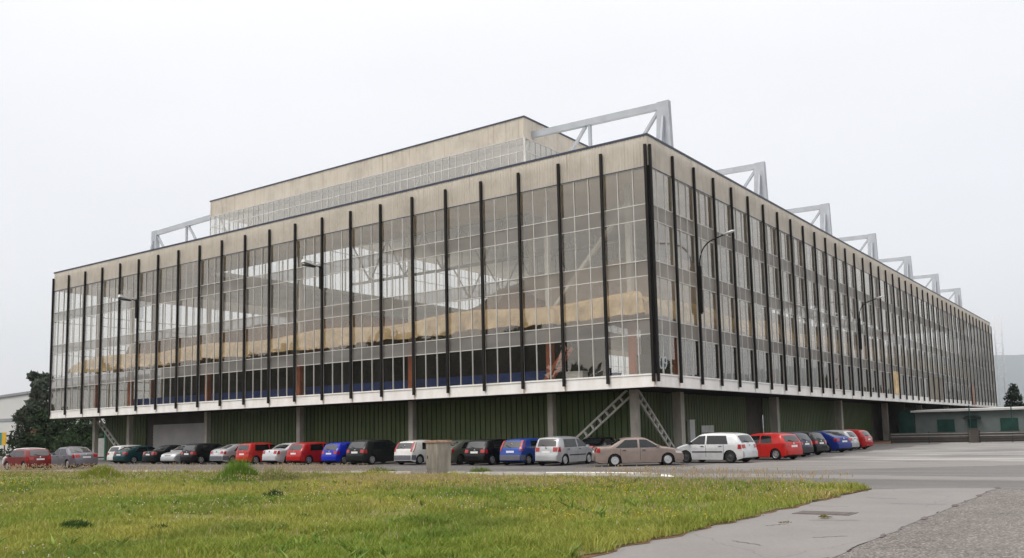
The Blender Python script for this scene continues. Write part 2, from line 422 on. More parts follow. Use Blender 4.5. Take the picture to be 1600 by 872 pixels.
# ------------------------------------------------------------------ mesh helpers
def link(name, me, parent=None):
    o = bpy.data.objects.new(name, me); COL.objects.link(o)
    if parent is not None: o.parent = parent
    return o
class MB:
    def __init__(s): s.v = []; s.f = []; s.mi = []; s.cur = 0
    def box(s, x0, x1, y0, y1, z0, z1):
        n = len(s.v)
        s.v += [(x0,y0,z0),(x1,y0,z0),(x1,y1,z0),(x0,y1,z0),(x0,y0,z1),(x1,y0,z1),(x1,y1,z1),(x0,y1,z1)]
        s.f += [tuple(n+i for i in q) for q in ((0,3,2,1),(4,5,6,7),(0,1,5,4),(1,2,6,5),(2,3,7,6),(3,0,4,7))]
        s.mi += [s.cur]*6
        return s
    def quad(s, a, b, c, d):
        n = len(s.v); s.v += [tuple(a), tuple(b), tuple(c), tuple(d)]; s.f.append((n,n+1,n+2,n+3)); s.mi.append(s.cur); return s
    def poly(s, pts, h0, h1=None):
        n = len(s.v); k = len(pts)
        if h1 is None:
            s.v += [(x,y,h0) for x,y in pts]; s.f.append(tuple(range(n,n+k))); s.mi.append(s.cur); return s
        s.v += [(x,y,h0) for x,y in pts] + [(x,y,h1) for x,y in pts]
        s.f.append(tuple(range(n+k,n+2*k))); s.f.append(tuple(range(n+k-1,n-1,-1))); s.mi += [s.cur]*2
        for i in range(k):
            j = (i+1)%k; s.f.append((n+i,n+j,n+k+j,n+k+i)); s.mi.append(s.cur)
        return s
    def bar(s, a, b, w, h=None, up=(0,0,1), w2=None, h2=None):
        a = Vector(a); b = Vector(b); h = h or w; w2 = w2 or w; h2 = h2 or h
        d = (b-a).normalized(); up = Vector(up)
        if abs(d.dot(up)) > 0.98: up = Vector((1,0,0))
        x = d.cross(up).normalized(); y = x.cross(d)
        n = len(s.v)
        for p_, ww, hh in ((a,w,h),(b,w2,h2)):
            for sx_, sy in ((-1,-1),(1,-1),(1,1),(-1,1)):
                s.v.append(tuple(p_ + x*sx_*ww/2 + y*sy*hh/2))
        s.f += [tuple(n+i for i in q) for q in ((0,3,2,1),(4,5,6,7),(0,1,5,4),(1,2,6,5),(2,3,7,6),(3,0,4,7))]
        s.mi += [s.cur]*6
        return s
    def tube(s, pts, r, seg=8, r2=None):
        pts = [Vector(p_) for p_ in pts]; n = len(s.v); k = len(pts)
        for i, p_ in enumerate(pts):
            d = (pts[min(i+1,k-1)] - pts[max(i-1,0)]).normalized()
            up = Vector((0,0,1)) if abs(d.z) < 0.95 else Vector((1,0,0))
            x = d.cross(up).normalized(); y = x.cross(d)
            rr = r if r2 is None else r + (r2-r)*i/(k-1)
            for j in range(seg):
                a = 2*math.pi*j/seg
                s.v.append(tuple(p_ + x*math.cos(a)*rr + y*math.sin(a)*rr))
        for i in range(k-1):
            for j in range(seg):
                q = (j+1)%seg
                s.f.append((n+i*seg+j, n+i*seg+q, n+(i+1)*seg+q, n+(i+1)*seg+j)); s.mi.append(s.cur)
        s.f.append(tuple(n+j for j in range(seg))[::-1]); s.f.append(tuple(n+(k-1)*seg+j for j in range(seg))); s.mi += [s.cur]*2
        return s
    def lathe(s, prof, axis, center, seg=20):
        n = len(s.v); k = len(prof)
        for r_, h in prof:
            for j in range(seg):
                a = 2*math.pi*j/seg; c_, d_ = r_*math.cos(a), r_*math.sin(a)
                p_ = (c_, h, d_) if axis == 'y' else (c_, d_, h)
                s.v.append((center[0]+p_[0], center[1]+p_[1], center[2]+p_[2]))
        for i in range(k-1):
            for j in range(seg):
                q = (j+1)%seg
                s.f.append((n+i*seg+j, n+i*seg+q, n+(i+1)*seg+q, n+(i+1)*seg+j)); s.mi.append(s.cur)
        return s
    def mesh(s, name, mats, smooth=False):
        me = bpy.data.meshes.new(name); me.from_pydata(s.v, [], s.f)
        for mm in (mats if isinstance(mats, (list, tuple)) else [mats]): me.materials.append(mm)
        if any(s.mi): me.polygons.foreach_set('material_index', s.mi)
        bm = bmesh.new(); bm.from_mesh(me); bmesh.ops.recalc_face_normals(bm, faces=bm.faces); bm.to_mesh(me); bm.free()
        if smooth: me.polygons.foreach_set('use_smooth', [True]*len(me.polygons))
        me.update()
        return me
    def build(s, name, mats, parent=None, smooth=False): return link(name, s.mesh(name, mats, smooth), parent)
def tag(o, label=None, cat=None, group=None, kind=None):
    if label: o['label'] = label
    if cat: o['category'] = cat
    if group: o['group'] = group
    if kind: o['kind'] = kind
    return o
def empty(name, loc=(0,0,0), rz=0, label=None, cat=None, group=None):
    o = bpy.data.objects.new(name, None); COL.objects.link(o); o.location = loc; o.rotation_euler = (0,0,rz)
    return tag(o, label, cat, group)
def arrays_mesh(name, verts, faces_flat, nper, mat, tone=None, smooth=False):
    me = bpy.data.meshes.new(name)
    nv = len(verts); nf = len(faces_flat)//nper
    me.vertices.add(nv); me.vertices.foreach_set('co', np.asarray(verts, np.float32).ravel())
    me.loops.add(nf*nper); me.loops.foreach_set('vertex_index', np.asarray(faces_flat, np.int32).ravel())
    me.polygons.add(nf); me.polygons.foreach_set('loop_start', np.arange(0, nf*nper, nper, dtype=np.int32))
    try: me.polygons.foreach_set('loop_total', np.full(nf, nper, np.int32))
    except Exception: pass
    if tone is not None:
        a = me.attributes.new('tone', 'FLOAT_COLOR', 'POINT')
        c4 = np.ones((nv,4), np.float32); c4[:,:3] = tone
        a.data.foreach_set('color', c4.ravel())
    me.materials.append(mat); me.update(); me.validate()
    if smooth: me.polygons.foreach_set('use_smooth', [True]*nf)
    return me
# ------------------------------------------------------------------ ground sheets
def sheet(name, pts, zz, mat, kind='structure'):
    return tag(MB().poly(pts, zz).build(name, M[mat]), kind=kind)
sheet('ground', [(-8500,-2400),(7500,-2400),(7500,12500),(-8500,12500)], -0.02, 'outskirts')
sheet('car_park', [(-160,-70),(140,-70),(140,175),(-160,175)], 0.0, 'asphalt')
sheet('path', [(15.95,-80),(19.15,-80)]+[(19.0+.02*math.sin(i*1.3)+.03*math.sin(i*.53+2), -40+i*.32) for i in range(71)]+[(17.6,-17.9),(16.1,-18.9),(15.9,-26)], 0.012, 'path')
sheet('gravel_road', [(19.15,-80),(60,-80),(60,-16.6),(30,-16.9),(18.85,-17.6),(18.95,-25),(19.0,-33)], 0.006, 'gravel')

for i in range(34):                      # crumbled dark joint between the path and the gravel
    y0 = -38+i*.62
    if i % 5 in (1,2,4): continue
    pts = [(19.0+.05*math.sin((y0+.1*k)*4.1)+rng.uniform(-.02,.02)+(.012+.03*abs(math.sin(i*1.7)))*(1 if k > 5 else -1)*math.sin(math.pi*((k % 6)+.5)/6), y0+(k if k < 6 else 11-k)*.11) for k in range(12)]
    sheet('road_joint', pts, .0165, 'patch')
for x,y,L,a in ((17.6,-27.6,.9,.4),(16.9,-28.8,.5,1.2),(18.2,-23.4,1.2,.1),(17.1,-22.0,.8,-.3),(18.3,-30.2,.6,.8),(17.4,-31.5,.7,-.5),(16.6,-24.6,.9,.2)):
    pts = [];
    for k in range(9):
        t = k/8-.5; pts.append((x+math.cos(a)*L*t-math.sin(a)*(.02+.03*math.sin(k*2.2)), y+math.sin(a)*L*t+math.cos(a)*(.02+.03*math.sin(k*2.2))))
    pts += [(px_+.03*math.sin(a), py_-.03*math.cos(a)) for px_,py_ in pts[::-1]]
    sheet('path_crack', pts, .0165, 'patch')
# ------------------------------------------------------------------ exhibition hall
hall = empty('exhibition_hall', (0,0,0), 0, 'long glass fronted exhibition hall raised on columns with dark fins and white roof trusses', 'building')
ZB, ZW0, ZW1, ZF = 4.19, 4.92, 16.83, 18.60      # beam underside, glass bottom, glass top, fascia top
LX, LY = -66.0, 126.0
# floor slab + soffit
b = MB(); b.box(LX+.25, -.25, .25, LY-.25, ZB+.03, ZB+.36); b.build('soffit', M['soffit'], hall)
b = MB(); b.box(LX+.3, -.3, .3, LY-.3, ZB+.363, ZB+.40); b.build('floor', M['floor'], hall)
# white edge beams, with a small step like a flange
for (x0,x1,y0,y1,ox,oy) in ((LX,0.0,-.02,.25,0,-.05),(-.25,.02,.25,LY,.05,0),(LX-.02,LX+.25,.25,LY,0,0),(LX,0,LY-.25,LY,0,0)):
    b = MB(); b.box(x0,x1,y0,y1,ZB,ZW0-.07)
    b.box(x0+(min(ox,0)), x1+max(ox,0), y0+min(oy,0), y1, ZW0-.07, ZW0-.0)
    b.build('edge_beam', M['beam'], hall)
# corrugated fascia
def corrug(p0, p1, nrm, z0, z1, pitch=0.2, dep=0.035):
    b = MB(); L = math.hypot(p1[0]-p0[0], p1[1]-p0[1]); n = int(L/pitch*2)
    for i in range(n+1):
        t = i/n; d = dep if i % 2 else 0.0
        x = p0[0]+(p1[0]-p0[0])*t+nrm[0]*d; y = p0[1]+(p1[1]-p0[1])*t+nrm[1]*d
        b.v += [(x,y,z0),(x,y,z1)]
        if i: k = 2*i; b.f.append((k-2,k,k+1,k-1)); b.mi.append(0)
    return b
def walls_with_back(name, p0, p1, nrm, z0, z1, mat, pitch=.2, dep=.035):
    b = corrug(p0, p1, nrm, z0, z1, pitch, dep)
    o = b.build(name, M[mat], hall)
    return o
walls_with_back('fascia', (LX,0), (0.0,0), (0,-1), ZW1, ZF, 'fascia')
walls_with_back('fascia', (0,0), (0,LY), (1,0), ZW1, ZF, 'fascia')
walls_with_back('fascia', (LX,LY), (LX,0), (-1,0), ZW1, ZF, 'fascia')
# ring roof (lower) with its ceiling
BX0, BX1, BY0, BY1 = -51.9, -14.05, 7.9, 118.1
b = MB()
for q in ((LX+.1,-.1,.1,BY0),(LX+.1,-.1,BY1,LY-.1),(LX+.1,BX0,BY0,BY1),(BX1,-.1,BY0,BY1)): b.box(*q, 17.85, 18.3)
b.build('lower_roof', M['ringceil'], hall)
b = MB()
b.box(LX-.06, .06, -.06, .14, ZF, ZF+.13); b.box(-.14, .06, .14, LY, ZF, ZF+.13); b.box(LX-.06, LX+.14, .14, LY, ZF, ZF+.13)
b.build('roof_edge', M['trim'], hall)
b = MB(); b.box(LX, 0, -.045, .08, ZW1-.06, ZW1); b.box(-.08, .045, .08, LY, ZW1-.06, ZW1)
b.build('fascia_flashing', M['trim'], hall)
# upper hall: glazing, fascia, roof
UZ0, UZ1, UZ2 = 18.3, 23.62, 25.10
for p0, p1, n in (((BX0,BY0),(BX1,BY0),(0,-1)), ((BX1,BY0),(BX1,BY1),(1,0)), ((BX0,BY1),(BX0,BY0),(-1,0)), ((BX1,BY1),(BX0,BY1),(0,1))):
    corrug(p0, p1, n, UZ1, UZ2, .2, .03).build('upper_fascia', M['fascia'], hall)
b = MB(); b.box(BX0+.05, BX1-.05, BY0+.05, BY1-.05, UZ1+.15, UZ2-.02); b.build('upper_roof', M['ceiling'], hall)
b = MB(); b.box(BX0-.07,BX1+.07,BY0-.07,BY0+.12,UZ2,UZ2+.11); b.box(BX1-.12,BX1+.07,BY0+.12,BY1,UZ2,UZ2+.11); b.box(BX0-.07,BX0+.12,BY0+.12,BY1,UZ2,UZ2+.11); b.build('upper_roof_edge', M['trim'], hall)
b = MB(); b.box(BX0,BX1,BY0-.04,BY0+.05,UZ1-.05,UZ1); b.box(BX1-.05,BX1+.04,BY0+.05,BY1,UZ1-.05,UZ1); b.build('upper_flashing', M['frame'], hall)

def window_meshes(W, cols, zs, kinds, bar=.043, dep=.09):
    """zs row limits from the bottom, kinds 'v' vision or 's' spandrel"""
    g = MB(); s_ = MB(); f = MB(); cw = W/cols
    r_ = random.Random(3)
    for k in range(len(zs)-1):
        for c in range(cols):
            t1, t2 = r_.uniform(-.004,.004), r_.uniform(-.004,.004)
            x0, x1, z0, z1 = c*cw, (c+1)*cw, zs[k], zs[k+1]
            (g if kinds[k]=='v' else s_).quad((x0,t1,z0),(x1,-t1,z0),(x1,t2,z1),(x0,-t2,z1))
    for c in range(cols+1):
        if c == cols: continue
        x = c*cw
        f.box(x-bar/2, x+bar/2, -.035, dep-.035, zs[0], zs[-1])
    for k, z_ in enumerate(zs):
        h = bar*1.15
        for c in range(cols):
            f.box(c*cw+bar/2, (c+1)*cw-bar/2, -.032, dep-.04, z_-h/2 if k else z_, z_+h/2 if k < len(zs)-1 else z_)
    return g, s_, f
ZR = [0, 2.24, 3.12, 5.57, 6.45, 8.80, 9.71, ZW1-.06-ZW0]
KR = 'vsvsvsv'
g, s_, f = window_meshes(3.0, 3, ZR, KR)
WF = f.mesh('window', M['frame'])
ROWS = []
for k, kd in enumerate(KR):
    g_, s2, _ = window_meshes(3.0, 3, [ZR[k], ZR[k+1]], kd)
    ROWS.append(('window_pane', g_.mesh('window_pane', M['glass'])) if kd == 'v' else ('spandrel_glass', s2.mesh('spandrel_glass', M['spandrel'])))
def place_window(x, y, rz):
    w = link('window', WF, hall); w.location = (x,y,ZW0); w.rotation_euler = (0,0,rz)
    for nm, me in ROWS:
        c = link(nm, me, w); c.rotation_euler = (R(random.uniform(-.2,.2)),0,R(random.uniform(-.12,.12)))
for i in range(22): place_window(LX+3*i, 0, 0)
for j in range(42): place_window(0, 3*j, R(90))
# far sides, only seen through the hall
def far_side(p0, p1, n, z0, z1, step=1.0, rows=()):
    g = MB(); f = MB(); L = math.hypot(p1[0]-p0[0], p1[1]-p0[1]); k = int(L/step); dx = ((p1[0]-p0[0])/L, (p1[1]-p0[1])/L)
    g.quad((*p0,z0),(*p1,z0),(*p1,z1),(*p0,z1))
    for i in range(k+1):
        x, y = p0[0]+dx[0]*step*i, p0[1]+dx[1]*step*i; w = .14 if i % 3 == 0 else .05
        f.bar((x,y,z0),(x,y,z1), w)
    for z_ in rows: f.bar((*p0,z_),(*p1,z_), .06)
    o = g.build('rear_glazing', M['rearglass'], hall); ff = f.build('rear_frame', M['palesteel'], o)
far_side((LX,LY),(LX,0), None, ZW0, ZW1, 1.0, [ZW0+z_ for z_ in ZR[1:-1]])
far_side((0,LY),(LX,LY), None, ZW0, ZW1, 1.0, [ZW0+z_ for z_ in ZR[1:-1]])
far_side((BX0,BY1),(BX0,BY0), None, UZ0, UZ1, .75, (21.0,22.6))
far_side((BX1,BY1),(BX0,BY1), None, UZ0, UZ1, .75, (21.0,22.6))
# clerestory windows of the upper hall
nf = 13; wf = (BX1-BX0)/nf
g, s_, f = window_meshes(wf, 4, [0, 2.3, 4.25, UZ1-.05-UZ0], 'vvv', .045)
CG, CFm = g.mesh('clerestory_glass', M['clearglass']), f.mesh('clerestory_frame', M['frame'])
for i in range(nf):
    w = link('clerestory_window', CG, hall); w.location = (BX0+wf*i, BY0, UZ0); link('clerestory_frame', CFm, w)
for j in range(30):
    w = link('clerestory_window', CG, hall); w.location = (BX1, BY0+wf*j, UZ0); w.rotation_euler = (0,0,R(90)); link('clerestory_frame', CFm, w)
b = MB(); b.box(BX1-.06,BX1+.05,BY0-.05,BY0+.06,UZ0,UZ1-.05); b.build('corner_post', M['frame'], hall)
# external fins
FM = MB(); FM.box(-.08,.08,-.20,-.07,4.47,18.07)
for k in range(14): pass
FMe = FM.mesh('fin', M['fin'])
for i in range(23):
    o = link('fin', FMe, hall); o.location = (-3*i - (.07 if i == 0 else 0) + (.08 if i == 22 else 0), 0, 0)
for j in range(43):
    o = link('fin', FMe, hall); o.location = (0, 3*j + (.07 if j == 0 else 0), 0); o.rotation_euler = (0,0,R(90))
b = MB(); b.box(-.06,.075,-.075,.06,ZW0,ZW1); b.build('corner_post', M['fin'], hall)
# inner steel behind each fin: slim brackets
# columns under the hall
for X in (-3,-9,-21,-33,-45,-57,-63):
    w = .2 if X != -3 else .22
    b = MB(); b.box(X-w,X+w,3-w,3+w,0,ZB+.03); b.build('column', M['concrete'], hall)
for Y in (9,27,45,63,81,99,117):
    b = MB(); b.box(-3.3,-2.7,Y-.28,Y+.28,0,ZB+.03); b.build('column', M['concrete'], hall)
# lattice braces
def lattice(a, c, side):
    a, c = Vector(a), Vector(c); d = (c-a).normalized(); up = Vector((0,0,1)); n = (up - d*up.dot(d)).normalized()
    off = Vector(side)
    b = MB()
    for s in (-.22,.22): b.bar(a+n*s, c+n*s, .10, .12)
    L = (c-a).length; k = int(L/.62)
    for i in range(1,k):
        p_ = a+d*(L*i/k); b.bar(p_-n*.24+off*.0, p_+n*.24, .16, .12, up=d)
    return b.build('lattice_brace', M['palesteel'], hall)
lattice((-3.35,3,4.05),(-8.6,3,.05),(0,1,0))
lattice((-3,3.35,4.05),(-3,8.5,.05),(1,0,0))
lattice((-62.65,3,4.05),(-57.3,3,.05),(0,1,0))
b = MB(); b.bar((-3,3.3,16),(-9,3.3,9.6),.3,.2); b.build('interior_brace', M['palesteel'], hall)
# ground floor walls, recessed
def ribbed(p0, p1, nrm, z0, z1, pitch, dep, frac=.8):
    b = MB(); L = math.hypot(p1[0]-p0[0], p1[1]-p0[1]); d = ((p1[0]-p0[0])/L,(p1[1]-p0[1])/L); k = max(1,int(L/pitch)); pt = L/k
    ss = []
    for i in range(k):
        s0 = i*pt; ss += [(s0,0),(s0+pt*frac-.02,0),(s0+pt*frac,-dep),(s0+pt-.02,-dep)]
    ss.append((L,0))
    for i,(s,dd) in enumerate(ss):
        x = p0[0]+d[0]*s+nrm[0]*dd; y = p0[1]+d[1]*s+nrm[1]*dd
        b.v += [(x,y,z0),(x,y,z1)]
        if i: q = 2*i; b.f.append((q-2,q,q+1,q-1)); b.mi.append(0)
    return b
for p0,p1,n in (((-63,4),(-55.9,4),(0,-1)), ((-46.6,4),(-4,4),(0,-1)), ((-4,4),(-4,23.4),(1,0)), ((-4,27),(-4,61),(1,0)), ((-63,40),(-63,4),(-1,0))):
    ribbed(p0,p1,n,0,ZB+.02,.44,.08).build('ground_floor_wall', M['green'], hall)
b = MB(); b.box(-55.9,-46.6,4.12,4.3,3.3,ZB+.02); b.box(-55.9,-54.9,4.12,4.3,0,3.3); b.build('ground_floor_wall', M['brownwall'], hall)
b = MB()
for k in range(22): b.box(-54.9,-46.6,4.10+(k%2)*.02,4.25,k*.15,k*.15+.15)
b.build('roller_door', M['door'], hall)
b = ribbed((-4.05,23.4),(-4.05,27),(1,0),0,ZB+.02,.5,.03); b.build('sliding_door', M['brownwall'], hall)
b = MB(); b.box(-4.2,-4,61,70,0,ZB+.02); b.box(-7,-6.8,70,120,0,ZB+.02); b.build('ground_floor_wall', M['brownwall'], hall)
# interior: columns, partitions, roof structure
for X in (-3,-9,-21,-33,-45,-57,-63):
    b = MB(); b.box(X-.2,X+.2,2.8,3.2,ZB+.4,8.5); o = b.build('upper_column', M['orange'], hall)
    b = MB(); b.box(X-.16,X+.16,2.84,3.16,8.5,16.95); b.build('column_shaft', M['palesteel'], o)
for Y in (9,27,45,63,81,99,117):
    for X in (-3, -14.4, -51.5, -63):
        b = MB(); b.box(X-.2,X+.2,Y-.2,Y+.2,ZB+.4,8.5); o = b.build('upper_column', M['orange'], hall)
        b = MB(); b.box(X-.16,X+.16,Y-.16,Y+.16,8.5,16.95); b.build('column_shaft', M['palesteel'], o)
b = MB(); b.box(-58,-9.6,3.7,3.82,ZB+.4,5.82); b.box(-6.1,-6.0,14,100,ZB+.4,5.9); b.build('blue_partition', M['blue'], hall)
b = MB(); b.box(-59,-7.6,7.6,7.75,ZB+.4,10.7); b.box(-8.2,-8.05,14,110,ZB+.4,10.7); b.build('light_stop_wall', M['lightstop'], hall)  # added dark wall, raised to close the light gap behind the tarpaulin
for Y in (9,27,45,63,81,99,117):
    b = MB(); x0, x1 = BX0+.1, BX1-.1
    b.bar((x0,Y,24.0-.35),(x1,Y,24.0-.35),.3,.3); b.bar((x0,Y,19.2),(x1,Y,19.2),.25,.25)
    k = 14
    for i in range(k):
        xa, xb = x0+(x1-x0)*i/k, x0+(x1-x0)*(i+1)/k
        b.bar((xa,Y,19.2 if i%2 else 23.6),(xb,Y,23.6 if i%2 else 19.2),.14)
        b.bar((xb,Y,19.2),(xb,Y,23.6),.1)
    b.build('interior_truss', M['palesteel'], hall)
# outside roof trusses
def truss(Y, s):
    """s=+1 towards the east edge, s=-1 the west one"""
    tipx = -2.75 if s > 0 else -63.4
    inx = BX1+.04 if s > 0 else BX0-.04
    b = MB()
    b.bar((inx,Y,24.02),(tipx-s*.5,Y,23.75),.34,.46)
    o = b.build('roof_truss', M['truss'], hall)
    b = MB()                              # tapered tip post
    t0, t1, b0, b1 = tipx-s*.85, tipx, tipx-s*1.15, tipx+s*.15
    n = len(b.v)
    for (xa,xb,z_,hw) in ((b0,b1,18.3,.22),(t0,t1,24.02,.19)):
        b.v += [(xa,Y-hw,z_),(xb,Y-hw,z_),(xb,Y+hw,z_),(xa,Y+hw,z_)]
    b.f += [(0,3,2,1),(4,5,6,7),(0,1,5,4),(1,2,6,5),(2,3,7,6),(3,0,4,7)]; b.mi += [0]*6
    b.build('tip_post', M['truss'], o)
    for sy in (-1,1):
        b = MB(); b.bar((tipx-s*.4,Y+sy*.2,22.9),(tipx-s*.45,Y+sy*1.15,18.3),.3,.16,up=(1,0,0)); b.build('side_stay', M['truss'], o)
    b = MB(); b.bar((tipx-s*.8,Y,23.5),(tipx-s*5.0,Y,18.3),.2); b.build('diagonal_strut', M['truss'], o)
    px = -9.05 if s > 0 else -57.4
    b = MB(); b.bar((px,Y,23.75),(px,Y,18.3),.2); b.bar((px,Y,23.72),(px-s*.5,Y,23.72),.22,.1); b.build('inner_post', M['truss'], o)
    b = MB(); b.bar((px-s*.35,Y,23.65),(px-s*4.6,Y,18.3),.2); b.build('diagonal_strut', M['truss'], o)
for Y in (9,27,45,63,81,99,117): truss(Y, 1)
truss(9, -1)
# number painted on the first pane round the corner
def text(s, size, loc, rot, mat, name, parent=None, ext=.004):
    cu = bpy.data.curves.new(name, 'FONT'); cu.body = s; cu.size = size; cu.extrude = ext; cu.align_x = 'CENTER'
    o = bpy.data.objects.new(name, cu); COL.objects.link(o)
    dg = bpy.context.evaluated_depsgraph_get(); me = bpy.data.meshes.new_from_object(o.evaluated_get(dg))
    bpy.data.objects.remove(o)
    me.materials.clear(); me.materials.append(mat)
    o = link(name, me, parent); o.location = loc; o.rotation_euler = rot
    return o
text('09', 1.05, (.03,.95,5.2), (R(90),0,R(90)), M['chalk'], 'window_number', hall)
# sheets of plywood and cardboard behind or over a few panes of the long side
for (j, dj, z0, z1, mt) in ((18.2,.8,4.95,7.4,'fabric'),(24.0,2.9,4.75,7.6,'cabinet'),(34.0,.9,4.4,7.4,'cabtop')):
    b = MB(); b.box(.04,.075,3*j,3*(j+dj),z0,z1); b.build('boarded_panel', M[mt], hall)

# draped tarpaulin hanging inside the glass
def tarp():
    prof = [(0.0,8.46),(.04,8.70),(.09,9.0),(.16,9.3),(.28,9.58),(.55,9.80),(1.0,9.92),(2.2,10.02),(4.0,10.08),(4.5,10.08)]
    b = MB(); M_ = len(prof)
    def strip(pt, L, seed):
        rr = random.Random(seed); n = int(L/.28); base = len(b.v); ph = [rr.uniform(0,6.28) for _ in range(6)]
        sw = 0.0
        for i in range(n+1):
            t = i/n; s = t*L
            sw = (.11+.06*math.sin(s*.23+ph[5]))*abs(math.sin(s*1.05+.9*math.sin(s*.31+ph[0])))+.06*math.sin(s*.61+ph[3])
            for k,(d,z_) in enumerate(prof):
                low = max(0, 1-k/5)
                fold = (.19*math.sin(s*4.1+ph[1]+.9*math.sin(s*.9)) + .08*math.sin(s*7.3+ph[2]+k*.25))*(.35+low) + .16*math.sin(s*.55+ph[4])*(1-low)
                sag = -.28*math.sin(s*.42+ph[3]+k*.2) * (k>3)
                x, y = pt(t, d + fold)
                b.v.append((x, y, z_ + (sw*(1-k*.3) if k < 3 else 0) + sag*.6))
            if i:
                for k in range(M_-1):
                    a = base+(i-1)*M_+k; c = base+i*M_+k
                    b.f.append((a,c,c+1,a+1)); b.mi.append(0)
    strip(lambda t,d: (-64.2+d+(-1.1-d+64.2-d)*t, 1.1+d), 63, 1)
    strip(lambda t,d: (-1.1-d, 1.1+d+(112-1.1-d)*t), 111, 2)
    o = b.build('tarpaulin', M['fabric'], None, True)
    tag(o, 'tan tarpaulin with scalloped lower edge draped inside behind the glass facade', 'tarpaulin')
tarp()
def canvas(p0, p1, inw, top0, mat, label, rise=.11, fall=.17, seed=0):
    b = MB(); L = math.hypot(p1[0]-p0[0], p1[1]-p0[1]); n = int(L/.45)
    for i in range(n+1):
        t = i/n; x = p0[0]+(p1[0]-p0[0])*t; y = p0[1]+(p1[1]-p0[1])*t
        top = 9.6+(top0-9.6)*min(1,t/rise)**.8*min(1,(1-t)/fall)**.8*(1+.05*math.sin(t*17+seed)+.035*math.sin(t*41))
        for d,z_ in ((0,8.7),(.25,9.6),(.6,top-.3),(1.6,top),(5,top+.1)):
            dd = d+.12*math.sin(t*L*1.3+d); b.v.append((x+inw[0]*dd, y+inw[1]*dd, z_))
        if i:
            for k in range(4): q = 5*(i-1)+k; b.f.append((q,q+5,q+6,q+1)); b.mi.append(0)
    tag(b.build('canvas_cover', M[mat], None, True), label, 'canvas cover')
canvas((-63,4.6), (-20.5,4.6), (0,1), 11.75, 'canvas', 'long brown canvas cover rising behind the tan tarpaulin in the left half of the hall', .05, .25)
canvas((-15.8,4.4), (-10.2,4.4), (0,1), 12.6, 'canvas', 'short brown peaked canvas behind the tarpaulin right of the hall middle', .35, .9, 2)
canvas((-24,6.6), (-2.2,6.6), (0,1), 13.2, 'beigecanvas', 'beige canvas cover sloping up behind the tarpaulin near the corner', .5, .02, 1)
canvas((-6.4,7), (-6.4,112), (-1,0), 13.0, 'beigecanvas', 'beige canvas cover running along behind the glass of the long side', .02, .05, 4)
# a red stair and some stored boxes seen through the lowest panes
b = MB()
for s in (-.35,.35): b.bar((-8.9+0,2.0+s,4.62),(-6.9,2.0+s,7.0),.07,.22)
for k in range(1,9): t = k/9; b.box(-8.9+2*t-.12,-8.9+2*t+.12,1.68,2.32,4.62+2.4*t-.02,4.62+2.4*t+.02)
tag(b.build('step_ladder', M['orange']), 'red orange steps slanting up behind the lower glass near the corner', 'steps')
for k,(x,y,w,h,mt,lb) in enumerate(((-4.4,1.6,.5,.9,'plastic','dark upright crate inside the lower glass left of the corner'),(-3.9,2.0,.45,.6,'blue','small blue crate inside the lower glass beside the dark crate'),(-1.3,1.5,.5,1.5,'plastic','tall dark cabinet inside the glass right at the corner'),(-6.1,1.5,.6,.8,'whitebox','pale carton on the upper floor beside the red steps'))):
    b = MB(); b.box(x-w,x+w,y-.3,y+.3,ZB+.40,ZB+.40+h); b.box(x-w-.03,x+w+.03,y-.33,y+.33,ZB+.4+h,ZB+.45+h)
    tag(b.build('stored_crate', M[mt]), lb, 'crate', 'things stored behind the lower panes')

# ------------------------------------------------------------------ lamps fixed to the facades
def curved_lamp(Y, label):
    o = empty('facade_lamp', (.22,Y,8.8), 0, label, 'lamp', 'lamps fixed to the facade fins')
    pts = [(.06,0,0),(.06,0,3.2)]
    for k in range(1,9):
        a = R(90*k/9*.93); pts.append((.06+1.15*(1-math.cos(a)), 0, 3.2+1.35*math.sin(a)))
    pts.append((1.75,0,4.74))
    MB().tube(pts,.042,8).build('arm', M['fin'], o, True)
    b = MB(); b.box(-.03,.13,-.07,.07,.1,3.0); b.build('pole_bracket', M['fin'], o)
    b = MB(); b.lathe([(0.0,-.36),(.07,-.36),(.10,-.25),(.13,0),(.11,.22),(.05,.34),(0,.35)],'y',(0,0,0),12)
    me = b.mesh('lamp_head', M['lamp'], True); h = link('lamp_head', me, o); h.location = (2.05,0,4.82); h.rotation_euler = (R(12),0,R(-90)); h.scale = (1,1,.7)
    return o
def box_lamp(X, label):
    o = empty('facade_lamp', (X,-.2,12.7), 0, label, 'lamp', 'lamps fixed to the facade fins')
    b = MB(); b.box(-.11,.11,-.12,.0,0,1.7); b.build('pole_bracket', M['fin'], o)
    MB().tube([(0,-.06,1.55),(0,-.3,1.63),(0,-.75,1.66)],.04,8).build('arm', M['fin'], o, True)
    b = MB(); b.v = [(-.13,-.6,1.60),(.13,-.6,1.60),(.2,-1.75,1.74),(-.2,-1.75,1.74),(-.1,-.6,1.74),(.1,-.6,1.74),(.13,-1.7,1.96),(-.13,-1.7,1.96)]
    b.f = [(0,3,2,1),(4,5,6,7),(0,1,5,4),(1,2,6,5),(2,3,7,6),(3,0,4,7)]; b.mi = [0]*6
    h = b.build('lamp_head', M['lamp'], o)
    b = MB(); b.box(-.145,.145,-1.70,-.62,1.50,1.60); b.build('lamp_glass', M['plastic'], h)
    return o
curved_lamp(6.0, 'curved arm lamp on the third fin of the long side, nearest the hall corner')
curved_lamp(42.0, 'curved arm lamp far along the long side, above the row of parked cars')
box_lamp(-27.0, 'short arm lamp with box head on a fin in the middle of the short facade')
box_lamp(-51.0, 'short arm lamp with box head near the far end of the short facade')

